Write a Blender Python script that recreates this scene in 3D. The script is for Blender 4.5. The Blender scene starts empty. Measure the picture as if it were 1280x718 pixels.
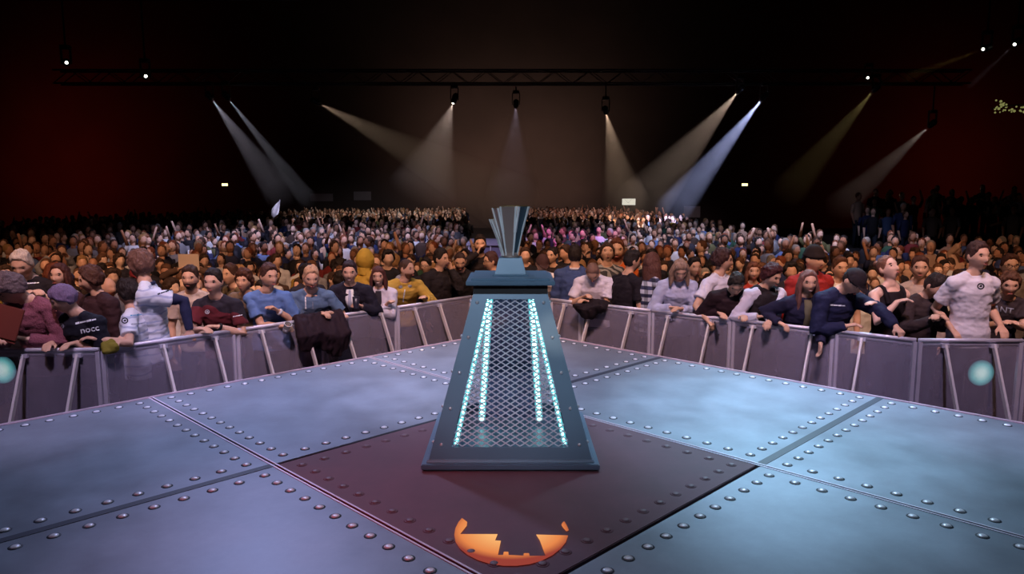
import bpy, bmesh, math, random
import numpy as np
from mathutils import Vector, Matrix, noise
from mathutils.bvhtree import BVHTree

random.seed(7)
SC = bpy.context.scene
COL = SC.collection
PI = math.pi
R = math.radians

# ------------------------------------------------------------------ camera geometry
EYE = 1.7                       # eye height above the stage floor
FOC = 913.0                     # focal length in pixels of the 1280 wide frame
PITCH = R(7.3)
CP, SP = math.cos(PITCH), math.sin(PITCH)

def ray(px, py):
    return Vector((px - 640.0, FOC * CP - (py - 359) * SP, -(FOC * SP + (py - 359) * CP)))

def at_y(px, py, Y):            # the point at distance Y seen at that place
    d = ray(px, py)
    return Vector((0, 0, EYE)) + d * (Y / d.y)

def at_z(px, py, z):
    d = ray(px, py)
    return Vector((0, 0, EYE)) + d * ((z - EYE) / d.z)

cam_d = bpy.data.cameras.new('camera')
cam = bpy.data.objects.new('camera', cam_d)
COL.objects.link(cam)
cam.location = (0, 0, EYE)
cam.rotation_euler = (R(90) - PITCH, 0, 0)
cam_d.sensor_width = 36
cam_d.lens = 36 * FOC / 1280
cam_d.clip_start = 0.05
cam_d.clip_end = 300
SC.camera = cam
SC.view_settings.view_transform = 'Standard'
SC.view_settings.look = 'None'
SC.view_settings.gamma = 1
SC.view_settings.exposure = 0.3
SC.view_settings.use_curve_mapping = False
try:
    SC.cycles.use_denoising = True
    SC.cycles.max_bounces = 6
    SC.cycles.transparent_max_bounces = 12
    SC.cycles.volume_bounces = 0
    SC.cycles.sample_clamp_indirect = 4
except Exception:
    pass

# ------------------------------------------------------------------ colours and materials
def lin(c):
    return tuple(((x / 255) / 12.92 if x / 255 <= 0.04045 else ((x / 255 + 0.055) / 1.055) ** 2.4) for x in c[:3]) + (1.0,)

def new_mat(name):
    m = bpy.data.materials.new(name)
    m.use_nodes = True
    nt = m.node_tree
    return m, nt, nt.nodes['Principled BSDF']

def mat(name, rgb, rough=0.6, metal=0.0, var=0.12, scale=8.0, bump=0.0, bscale=60.0, spec=0.5):
    m, nt, b = new_mat(name)
    N, L = nt.nodes, nt.links
    tc = N.new('ShaderNodeTexCoord')
    nz = N.new('ShaderNodeTexNoise'); nz.inputs['Scale'].default_value = scale; nz.inputs['Detail'].default_value = 4
    L.new(tc.outputs['Object'], nz.inputs['Vector'])
    mr = N.new('ShaderNodeMapRange'); mr.inputs['To Min'].default_value = 1 - var; mr.inputs['To Max'].default_value = 1 + var
    L.new(nz.outputs['Fac'], mr.inputs['Value'])
    mx = N.new('ShaderNodeVectorMath'); mx.operation = 'SCALE'
    mx.inputs[0].default_value = lin(rgb)[:3]
    L.new(mr.outputs['Result'], mx.inputs['Scale'])
    L.new(mx.outputs['Vector'], b.inputs['Base Color'])
    b.inputs['Roughness'].default_value = rough
    b.inputs['Metallic'].default_value = metal
    b.inputs['Specular IOR Level'].default_value = spec
    if bump:
        n2 = N.new('ShaderNodeTexNoise'); n2.inputs['Scale'].default_value = bscale; n2.inputs['Detail'].default_value = 3
        L.new(tc.outputs['Object'], n2.inputs['Vector'])
        bp = N.new('ShaderNodeBump'); bp.inputs['Strength'].default_value = bump; bp.inputs['Distance'].default_value = 0.01
        L.new(n2.outputs['Fac'], bp.inputs['Height']); L.new(bp.outputs['Normal'], b.inputs['Normal'])
    return m

def tint_mat(name, rough, var=0.1, scale=10.0, bump=0.3, bscale=50.0, spec=0.3, stretch=None, attr=None):
    """Surface whose colour is the object's own colour (or a colour attribute)."""
    m, nt, b = new_mat(name)
    N, L = nt.nodes, nt.links
    if attr:
        src = N.new('ShaderNodeAttribute'); src.attribute_name = attr; colour = src.outputs['Color']
    else:
        src = N.new('ShaderNodeObjectInfo'); colour = src.outputs['Color']
    tc = N.new('ShaderNodeTexCoord')
    vec = tc.outputs['Object']
    if stretch:
        mp = N.new('ShaderNodeMapping'); mp.inputs['Scale'].default_value = stretch
        L.new(vec, mp.inputs['Vector']); vec = mp.outputs['Vector']
    nz = N.new('ShaderNodeTexNoise'); nz.inputs['Scale'].default_value = scale; nz.inputs['Detail'].default_value = 4
    L.new(vec, nz.inputs['Vector'])
    mr = N.new('ShaderNodeMapRange'); mr.inputs['To Min'].default_value = 1 - var; mr.inputs['To Max'].default_value = 1 + var
    L.new(nz.outputs['Fac'], mr.inputs['Value'])
    mx = N.new('ShaderNodeVectorMath'); mx.operation = 'SCALE'
    L.new(colour, mx.inputs[0]); L.new(mr.outputs['Result'], mx.inputs['Scale'])
    L.new(mx.outputs['Vector'], b.inputs['Base Color'])
    b.inputs['Roughness'].default_value = rough
    b.inputs['Specular IOR Level'].default_value = spec
    if bump:
        n2 = N.new('ShaderNodeTexNoise'); n2.inputs['Scale'].default_value = bscale; n2.inputs['Detail'].default_value = 3
        L.new(vec, n2.inputs['Vector'])
        bp = N.new('ShaderNodeBump'); bp.inputs['Strength'].default_value = bump; bp.inputs['Distance'].default_value = 0.012
        L.new(n2.outputs['Fac'], bp.inputs['Height']); L.new(bp.outputs['Normal'], b.inputs['Normal'])
    return m

def emit_mat(name, rgb, strength):
    m = bpy.data.materials.new(name); m.use_nodes = True
    nt = m.node_tree; nt.nodes.clear()
    e = nt.nodes.new('ShaderNodeEmission'); o = nt.nodes.new('ShaderNodeOutputMaterial')
    e.inputs['Color'].default_value = lin(rgb); e.inputs['Strength'].default_value = strength
    nt.links.new(e.outputs[0], o.inputs[0])
    return m

M = {}
M['cloth'] = tint_mat('cloth', 0.85, var=0.12, scale=7, bump=0.35, bscale=22)
M['knit'] = tint_mat('knit', 0.95, var=0.3, scale=60, bump=0.7, bscale=90)
M['skin'] = tint_mat('skin', 0.55, var=0.06, scale=14, bump=0.1, bscale=60, spec=0.35)
M['hair'] = tint_mat('hair', 0.6, var=0.5, scale=30, bump=0.8, bscale=45, stretch=(3, 3, 0.7))
M['crowd'] = tint_mat('crowd', 0.8, var=0.1, scale=6, bump=0, attr='tint')
M['eye'] = mat('eye_dark', (28, 22, 20), 0.2, var=0)
M['lips'] = mat('lips', (150, 82, 74), 0.5, var=0.05)
M['teeth'] = mat('teeth', (225, 218, 205), 0.3, var=0.02)
M['shoe'] = mat('shoe_dark', (30, 30, 34), 0.6)
M['black'] = mat('black_plastic', (20, 20, 24), 0.4)
M['print_white'] = mat('print_white', (225, 228, 235), 0.7, var=0.03)
M['print_dark'] = mat('print_dark', (25, 28, 40), 0.7, var=0.03)
M['print_teal'] = mat('print_teal', (60, 150, 190), 0.7, var=0.03)
M['print_red'] = mat('print_red', (180, 40, 40), 0.7, var=0.03)
M['print_grey'] = mat('print_grey', (130, 135, 150), 0.7, var=0.03)

def plaid_mat():
    m, nt, b = new_mat('plaid')
    N, L = nt.nodes, nt.links
    tc = N.new('ShaderNodeTexCoord')
    fac = []
    for axis, sc_ in (('X', 26), ('Z', 24)):
        w = N.new('ShaderNodeTexWave'); w.bands_direction = axis; w.inputs['Scale'].default_value = sc_ / 6.28 * 0.9
        w.inputs['Distortion'].default_value = 0.4
        L.new(tc.outputs['Object'], w.inputs['Vector'])
        r = N.new('ShaderNodeValToRGB'); r.color_ramp.interpolation = 'CONSTANT'
        r.color_ramp.elements[0].color = (0, 0, 0, 1); r.color_ramp.elements[1].position = 0.55; r.color_ramp.elements[1].color = (1, 1, 1, 1)
        L.new(w.outputs['Fac'], r.inputs['Fac']); fac.append(r.outputs['Color'])
    a = N.new('ShaderNodeMix'); a.data_type = 'RGBA'; a.inputs[6].default_value = lin((190, 190, 200)); a.inputs[7].default_value = lin((48, 50, 78))
    L.new(fac[1], a.inputs[0])
    c = N.new('ShaderNodeMix'); c.data_type = 'RGBA'; c.blend_type = 'MULTIPLY'; c.inputs[0].default_value = 0.55
    inv = N.new('ShaderNodeInvert'); L.new(fac[0], inv.inputs['Color'])
    L.new(a.outputs[2], c.inputs[6]); L.new(inv.outputs['Color'], c.inputs[7])
    L.new(c.outputs[2], b.inputs['Base Color']); b.inputs['Roughness'].default_value = 0.9
    return m
M['plaid'] = plaid_mat()

def stripe_mat(name, c1, c2, scale, direction='Z', dist=1.0, thr=0.5):
    m, nt, b = new_mat(name)
    N, L = nt.nodes, nt.links
    tc = N.new('ShaderNodeTexCoord')
    w = N.new('ShaderNodeTexWave'); w.bands_direction = direction; w.inputs['Scale'].default_value = scale; w.inputs['Distortion'].default_value = dist
    L.new(tc.outputs['Object'], w.inputs['Vector'])
    r = N.new('ShaderNodeValToRGB'); r.color_ramp.interpolation = 'CONSTANT'
    r.color_ramp.elements[0].color = lin(c1); r.color_ramp.elements[1].position = thr; r.color_ramp.elements[1].color = lin(c2)
    L.new(w.outputs['Fac'], r.inputs['Fac']); L.new(r.outputs['Color'], b.inputs['Base Color'])
    b.inputs['Roughness'].default_value = 0.9
    return m
M['white_jersey'] = stripe_mat('white_jersey', (168, 176, 200), (214, 216, 226), 4.0, 'Z', 5.0, 0.10)
M['sleeve_pattern'] = stripe_mat('sleeve_pattern', (95, 95, 120), (210, 210, 222), 9.0, 'Z', 6.0, 0.35)
M['dark_red_jersey'] = stripe_mat('dark_red_jersey', (28, 20, 32), (92, 20, 30), 0.9, 'Z', 9.0, 0.72)
M['camo'] = stripe_mat('patterned_shirt', (60, 58, 60), (150, 145, 140), 5.0, 'DIAGONAL', 9.0, 0.5)

# ------------------------------------------------------------------ object helpers
def link(o, parent=None):
    COL.objects.link(o)
    if parent is not None:
        o.parent = parent
    return o

def tag(o, label=None, cat=None, group=None, kind=None):
    if label: o['label'] = label
    if cat: o['category'] = cat
    if group: o['group'] = group
    if kind: o['kind'] = kind
    return o

def empty(name, loc=(0, 0, 0), rz=0.0):
    o = bpy.data.objects.new(name, None)
    COL.objects.link(o)
    o.location = loc
    o.rotation_euler = (0, 0, rz)
    o.empty_display_size = 0.1
    return o

class MB:
    """Collects plain geometry and links it as one mesh object."""
    def __init__(s): s.v = []; s.f = []; s.mi = []; s.cur = 0
    def add(s, vs, fs):
        b = len(s.v)
        s.v.extend([tuple(v) for v in vs]); s.f.extend([tuple(b + i for i in f) for f in fs]); s.mi.extend([s.cur] * len(fs))
    def box(s, c, size, M3=None, taper=1.0):
        hx, hy, hz = size[0] / 2, size[1] / 2, size[2] / 2
        vs = []
        for z in (-1, 1):
            t = taper if z > 0 else 1.0
            for x, y in ((-1, -1), (1, -1), (1, 1), (-1, 1)):
                p = Vector((x * hx * t, y * hy * t, z * hz))
                if M3: p = M3 @ p
                vs.append(p + Vector(c))
        s.add(vs, [(3, 2, 1, 0), (4, 5, 6, 7), (0, 1, 5, 4), (1, 2, 6, 5), (2, 3, 7, 6), (3, 0, 4, 7)])
    def bar(s, a, b, w, h=None, up=Vector((0, 0, 1))):
        h = w if h is None else h
        a, b = Vector(a), Vector(b); t = (b - a)
        L_ = t.length
        if L_ < 1e-6: return
        t.normalize(); x = t.cross(up)
        if x.length < 1e-4: x = t.cross(Vector((0, 1, 0)))
        x.normalize(); y = x.cross(t)
        M3 = Matrix((x, t, y)).transposed()
        s.box((a + b) / 2, (w, L_, h), M3)
    def tube(s, pts, rad, n=10, caps=True):
        pts = [Vector(p) for p in pts]
        rad = rad if isinstance(rad, (list, tuple)) else [rad] * len(pts)
        vs, fs = [], []
        prev = None
        for i, p in enumerate(pts):
            t = (pts[min(i + 1, len(pts) - 1)] - pts[max(i - 1, 0)]).normalized()
            x = prev if prev is not None else (Vector((0, 0, 1)) if abs(t.z) < 0.9 else Vector((1, 0, 0)))
            x = (x - t * x.dot(t)).normalized(); prev = x; y = t.cross(x)
            for k in range(n):
                a = 2 * PI * k / n
                vs.append(p + (x * math.cos(a) + y * math.sin(a)) * rad[i])
        for i in range(len(pts) - 1):
            for k in range(n):
                k2 = (k + 1) % n
                fs.append((i * n + k, i * n + k2, (i + 1) * n + k2, (i + 1) * n + k))
        if caps:
            fs.append(tuple(range(n - 1, -1, -1))); fs.append(tuple((len(pts) - 1) * n + k for k in range(n)))
        s.add(vs, fs)
    def lathe(s, prof, c=(0, 0, 0), n=24, axis=None):
        vs, fs = [], []
        for r_, z in prof:
            for k in range(n):
                a = 2 * PI * k / n
                vs.append((c[0] + r_ * math.cos(a), c[1] + r_ * math.sin(a), c[2] + z))
        m = len(prof)
        for i in range(m - 1):
            for k in range(n):
                k2 = (k + 1) % n
                fs.append((i * n + k, i * n + k2, (i + 1) * n + k2, (i + 1) * n + k))
        fs.append(tuple(range(n - 1, -1, -1))); fs.append(tuple((m - 1) * n + k for k in range(n)))
        s.add(vs, fs)
    def prism(s, poly, z0, z1, tr=None):
        n = len(poly)
        vs = [Vector((x, y, z0)) for x, y in poly] + [Vector((x, y, z1)) for x, y in poly]
        if tr: vs = [tr @ v for v in vs]
        s.add(vs, [tuple(range(n - 1, -1, -1)), tuple(range(n, 2 * n))] + [(i, (i + 1) % n, n + (i + 1) % n, n + i) for i in range(n)])
    def ball(s, c, r3, nu=12, nv=8, rot=None):
        vs, fs = [], []
        c = Vector(c)
        for j in range(1, nv):
            th = PI * j / nv
            for i in range(nu):
                a = 2 * PI * i / nu
                p = Vector((r3[0] * math.sin(th) * math.cos(a), r3[1] * math.sin(th) * math.sin(a), r3[2] * math.cos(th)))
                vs.append(c + (rot @ p if rot else p))
        top, bot = Vector((0, 0, r3[2])), Vector((0, 0, -r3[2]))
        vs += [c + (rot @ top if rot else top), c + (rot @ bot if rot else bot)]
        t, b = len(vs) - 2, len(vs) - 1
        for j in range(nv - 2):
            for i in range(nu):
                i2 = (i + 1) % nu
                fs.append((j * nu + i, (j + 1) * nu + i, (j + 1) * nu + i2, j * nu + i2))
        for i in range(nu):
            i2 = (i + 1) % nu
            fs.append((t, i, i2)); fs.append((b, (nv - 2) * nu + i2, (nv - 2) * nu + i))
        s.add(vs, fs)
    def mesh(s, name, origin=None):
        me = bpy.data.meshes.new(name)
        v = s.v if origin is None else [tuple(Vector(p) - Vector(origin)) for p in s.v]
        me.from_pydata(v, [], s.f)
        me.polygons.foreach_set('material_index', s.mi)
        me.update()
        return me
    def build(s, name, mats, parent=None, origin=None, smooth=False, bevel=0.0):
        me = s.mesh(name, origin)
        for m in (mats if isinstance(mats, (list, tuple)) else [mats]): me.materials.append(m)
        bm = bmesh.new(); bm.from_mesh(me)
        bmesh.ops.recalc_face_normals(bm, faces=bm.faces)
        if bevel:
            bmesh.ops.bevel(bm, geom=[e for e in bm.edges if len(e.link_faces) == 2 and e.calc_face_angle(0) > 0.6], offset=bevel, segments=2, affect='EDGES', clamp_overlap=True)
        bm.to_mesh(me); bm.free()
        if smooth: me.polygons.foreach_set('use_smooth', [True] * len(me.polygons))
        o = bpy.data.objects.new(name, me)
        link(o, parent)
        if origin is not None and parent is None: o.location = origin
        return o


def remesh(mb, voxel, smooth_it=3, adapt=0.0):
    """Union of overlapping closed shapes as one continuous surface; returns (verts Nx3, faces)."""
    me = mb.mesh('scratch')
    o = bpy.data.objects.new('scratch', me)
    COL.objects.link(o)
    r = o.modifiers.new('r', 'REMESH'); r.mode = 'VOXEL'; r.voxel_size = voxel; r.adaptivity = adapt; r.use_smooth_shade = True
    if smooth_it:
        sm = o.modifiers.new('s', 'SMOOTH'); sm.factor = 0.5; sm.iterations = smooth_it
    dg = bpy.context.evaluated_depsgraph_get()

    ev = o.evaluated_get(dg)
    m2 = bpy.data.meshes.new_from_object(ev, preserve_all_data_layers=False, depsgraph=dg)
    bpy.data.objects.remove(o); bpy.data.meshes.remove(me)
    return m2

def fold(me, amp, scale, seed=0.0, zs=1.0):
    """Cloth folds or hair locks as true relief."""
    me.update()
    off = Vector((seed * 3.1, seed * 7.7, seed * 1.3))
    n = len(me.vertices)
    nor = [v.normal.copy() for v in me.vertices]
    for v, nn in zip(me.vertices, nor):
        p = v.co
        q = Vector((p.x * scale, p.y * scale, p.z * scale * zs)) + off
        v.co = p + nn * (noise.noise(q) * amp + noise.noise(q * 2.3) * amp * 0.45)
    me.update()

def finish(me, name, material, parent, colour=None):
    me.name = name
    me.materials.clear(); me.materials.append(material)
    me.polygons.foreach_set('use_smooth', [True] * len(me.polygons))
    o = bpy.data.objects.new(name, me)
    if colour is not None: o.color = lin(colour) if max(colour) > 1 else colour
    link(o, parent)
    return o
# ------------------------------------------------------------------ people
UP = Vector((0, 0, 1))

def loft(mb, secs, n=18):
    """secs: (centre, side vector, front vector, rx, ry)."""
    vs, fs = [], []
    for c, sx, fy, rx, ry in secs:
        for k in range(n):
            a = 2 * PI * k / n
            vs.append(c + sx * (rx * math.cos(a)) + fy * (ry * math.sin(a)))
    m = len(secs)
    for i in range(m - 1):
        for k in range(n):
            k2 = (k + 1) % n
            fs.append((i * n + k, i * n + k2, (i + 1) * n + k2, (i + 1) * n + k))
    fs.append(tuple(range(n - 1, -1, -1))); fs.append(tuple((m - 1) * n + k for k in range(n)))
    mb.add(vs, fs)

def smoothstep(a, b, x):
    t = max(0.0, min(1.0, (x - a) / (b - a))); return t * t * (3 - 2 * t)

def head_point(d, female=False):
    """Surface of a head in head space (x side, y front, z up) in direction d."""
    a, b, c = (0.080, 0.099, 0.121) if not female else (0.075, 0.094, 0.116)
    x, y, z = d
    s = max(0.0, -z)
    px = a * x * (1 - 0.30 * s ** 1.6); py = b * y; pz = c * z
    if y < 0: py *= 1 - 0.42 * s
    else: py *= 1 - 0.06 * s
    if y < 0 and z > -0.2: py *= 1.04
    if y > 0.15:
        w = smoothstep(0.15, 0.5, y)
        g = lambda u, cu, su: math.exp(-((u - cu) / su) ** 2)
        ax = abs(px)
        ramp = smoothstep(0.022, -0.026, pz) * smoothstep(-0.046, -0.036, pz)
        dy = 0.024 * ramp * g(px, 0, 0.0125)
        dy -= 0.014 * g(ax, 0.031, 0.016) * g(pz, 0.010, 0.013)
        dy += 0.006 * g(pz, 0.033, 0.010) * g(px, 0, 0.05)
        dy += 0.007 * g(px, 0, 0.023) * g(pz, -0.062, 0.010)
        dy -= 0.003 * g(px, 0, 0.03) * g(pz, -0.079, 0.007)
        dy += 0.011 * g(px, 0, 0.024) * g(pz, -0.1, 0.018)
        dy += 0.004 * g(ax, 0.045, 0.018) * g(pz, -0.02, 0.02)
        py += w * dy
    return Vector((px, py, pz))

def head_shell(mb, T, female=False, nu=40, nv=30, fn=None):
    vs, fs = [], []
    dirs = []
    for j in range(1, nv):
        th = PI * j / nv
        for i in range(nu):
            a = 2 * PI * i / nu
            dirs.append(Vector((math.sin(th) * math.cos(a), math.sin(th) * math.sin(a), math.cos(th))))
    dirs += [Vector((0, 0, 1)), Vector((0, 0, -1))]
    for d in dirs:
        p = head_point(d, female)
        if fn: p = fn(d, p)
        vs.append(T @ p)
    t, b = len(vs) - 2, len(vs) - 1
    for j in range(nv - 2):
        for i in range(nu):
            i2 = (i + 1) % nu
            fs.append((j * nu + i, (j + 1) * nu + i, (j + 1) * nu + i2, j * nu + i2))
    for i in range(nu):
        i2 = (i + 1) % nu
        fs.append((t, i, i2)); fs.append((b, (nv - 2) * nu + i2, (nv - 2) * nu + i))
    mb.add(vs, fs)

def hair_fn(style, female, seed):
    def fn(d, p):
        x, y, z = d
        line = {'short': 0.66, 'buzz': 0.68, 'fluffy': 0.58, 'curly': 0.52, 'long': 0.66, 'bob': 0.55, 'bun': 0.70, 'fringe': 0.42, 'bald': 2.0}[style]
        # hairline: high at the front, low behind the ears
        front = smoothstep(-0.1, 0.75, y)
        low = -0.55 if style not in ('buzz',) else -0.45
        edge = low * (1 - front) + line * front
        side = smoothstep(0.5, 0.95, abs(x)) * smoothstep(-0.4, 0.2, y)
        edge += side * (0.02 - edge) * 0.6
        edge += 0.10 * noise.noise(Vector((x * 7 + seed, y * 7, z * 3)))
        m = smoothstep(edge - 0.04, edge + 0.14, z)
        th = {'short': 0.016, 'buzz': 0.006, 'fluffy': 0.021, 'curly': 0.027, 'long': 0.016, 'bob': 0.018, 'bun': 0.009, 'fringe': 0.014, 'bald': 0}[style]
        nn = noise.noise(Vector((x * 3.2 + seed, y * 3.2, z * 3.2)))
        n2 = noise.noise(Vector((x * 9 + seed, y * 9, z * 5)))
        amp = 1 + 0.5 * nn + (0.5 if style in ('curly', 'fluffy') else 0.28) * n2
        top = 1 + 0.25 * smoothstep(0.3, 0.8, z) * (0 if style in ('buzz', 'bun', 'long', 'bob') else 1)
        if style in ('short', 'buzz'): th *= 0.42 + 0.75 * smoothstep(0.25, 0.8, z)
        q = p.normalized() * (p.length * (0.90 * (1 - m) + 1.0 * m) + th * amp * top * m)
        return q
    return fn

def ik(S, T, l1, l2, pole):
    d = T - S
    L = d.length
    Lm = (l1 + l2) * 0.985
    if L > Lm: T = S + d * (Lm / L); L = Lm
    if L < 0.12: L = 0.12
    dh = (T - S).normalized()
    a = (l1 * l1 - l2 * l2 + L * L) / (2 * L)
    h = math.sqrt(max(0.0, l1 * l1 - a * a))
    n = pole - dh * pole.dot(dh)
    n = n.normalized() if n.length > 1e-4 else dh.orthogonal().normalized()
    return S + dh * a + n * h, T

def hand(mb, W, f, n, side, curl, k, fine=True):
    """W wrist, f hand direction, n palm normal (where the palm looks), side +1 when the thumb lies to f x n."""
    f = f.normalized(); n = (n - f * n.dot(f)).normalized(); s = f.cross(n) * side
    C = [W - f * 0.01 * k, W + f * 0.02 * k, W + f * 0.06 * k, W + f * 0.092 * k]
    wid = [0.026, 0.033, 0.041, 0.040]; thk = [0.019, 0.017, 0.015, 0.012]
    loft(mb, [(c, s, n, w * k, t * k) for c, w, t in zip(C, wid, thk)], 12)
    lens = [0.072, 0.080, 0.074, 0.058]
    offs = [0.030, 0.0105, -0.0095, -0.029]
    for fi in range(4):
        p = W + f * (0.084 - 0.004 * abs(fi - 1)) * k + s * offs[fi] * k
        a = 0.15 + 0.1 * fi * curl
        pts = [p - f * 0.012 * k, p]
        dirn = f + s * (0.10 - 0.07 * fi) * (1 - curl)
        dirn.normalize()
        for seg, fr in enumerate((0.45, 0.30, 0.25)):
            a += curl * (0.75, 0.85, 0.6)[seg]
            v = dirn * math.cos(a) + n * math.sin(a)
            p = p + v * lens[fi] * fr * k
            pts.append(p)
        mb.tube(pts, [0.0095 * k, 0.0095 * k, 0.0088 * k, 0.008 * k, 0.0065 * k], 8)
    # the thumb leaves the side of the palm near its base
    p = W + f * 0.022 * k + s * 0.026 * k
    d1 = (f * 0.62 + s * 0.72 + n * (0.15 + 0.5 * curl)).normalized()
    d2 = (f * 0.9 + s * (0.30 - 0.5 * curl) + n * (0.15 + 0.6 * curl)).normalized()
    mb.tube([p - d1 * 0.012 * k, p, p + d1 * 0.036 * k, p + d1 * 0.036 * k + d2 * 0.03 * k, p + d1 * 0.036 * k + d2 * 0.052 * k], [0.013 * k, 0.013 * k, 0.011 * k, 0.010 * k, 0.007 * k], 8)

def skeleton(H, lean, yaw, feet, build=1.0, female=False):
    k = H / 1.78
    F = Vector((math.sin(yaw), -math.cos(yaw), 0)); Rt = Vector((-math.cos(yaw), -math.sin(yaw), 0))
    S = dict(k=k, F=F, R=Rt)
    hip = feet + Vector((0, 0, 0.95 * k)) - F * (0.10 * math.sin(lean))
    zs = [-0.10, 0.0, 0.12, 0.26, 0.38, 0.47, 0.52, 0.57]   # along the spine from the hip
    fr = [0.0, 0.1, 0.45, 0.75, 0.95, 1.0, 1.0, 0.92]        # share of the lean
    pts, ups = [], []
    p = hip + Vector((0, 0, zs[0] * k))
    last = zs[0]
    for z, fq in zip(zs, fr):
        a = lean * fq
        u = UP * math.cos(a) + F * math.sin(a)
        p = p + u * ((z - last) * k); last = z
        pts.append(p.copy()); ups.append(u)
    S['spine'] = pts; S['ups'] = ups; S['hip'] = hip
    a = lean
    S['fronts'] = [F * math.cos(lean * q) - UP * math.sin(lean * q) for q in fr]
    sh = pts[5] - ups[5] * 0.03 * k
    S['shR'] = sh + Rt * (0.175 if not female else 0.152) * k * build
    S['shL'] = sh - Rt * (0.175 if not female else 0.152) * k * build
    S['neck'] = pts[6]
    return S

def head_frame(S, hyaw, hpitch, hroll, lean):
    k = S['k']
    F, Rt = S['F'], S['R']
    yaw0 = math.atan2(F.x, -F.y)
    y = yaw0 + hyaw
    Fh = Vector((math.sin(y), -math.cos(y), 0)); Rh = Vector((-math.cos(y), -math.sin(y), 0))
    f = Fh * math.cos(hpitch) - UP * math.sin(hpitch)
    u = UP * math.cos(hpitch) + Fh * math.sin(hpitch)
    r = Rh * math.cos(hroll) + u * math.sin(hroll)
    u = f.cross(r) * -1 if f.cross(r).dot(u) < 0 else f.cross(r)
    nk = S['neck'] + S['ups'][6] * 0.03 * k
    ctr = nk + (u * 0.132 + f * 0.025) * k
    T = Matrix(((r.x * k, f.x * k, u.x * k, ctr.x), (r.y * k, f.y * k, u.y * k, ctr.y), (r.z * k, f.z * k, u.z * k, ctr.z), (0, 0, 0, 1)))
    return T, ctr, f, r, u

def unit_head(H, lean, female, hpitch):
    S = skeleton(H, lean, 0.0, Vector((0, 0, 0)), 1, female)
    T, c, f, r, u = head_frame(S, 0, hpitch, 0, lean)
    return c

def solve(headz, floor, H, female, hpitch):
    """lean (and height if needed) that puts the head centre at headz."""
    if unit_head(H, 0.04, female, hpitch).z + floor <= headz:
        H2 = H
        for _ in range(12): H2 *= (headz - floor) / unit_head(H2, 0.04, female, hpitch).z
        return H2, 0.04
    lo, hi = 0.04, 1.35
    for _ in range(30):
        mid = (lo + hi) / 2
        if unit_head(H, mid, female, hpitch).z + floor > headz: lo = mid
        else: hi = mid
    return H, (lo + hi) / 2

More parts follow.
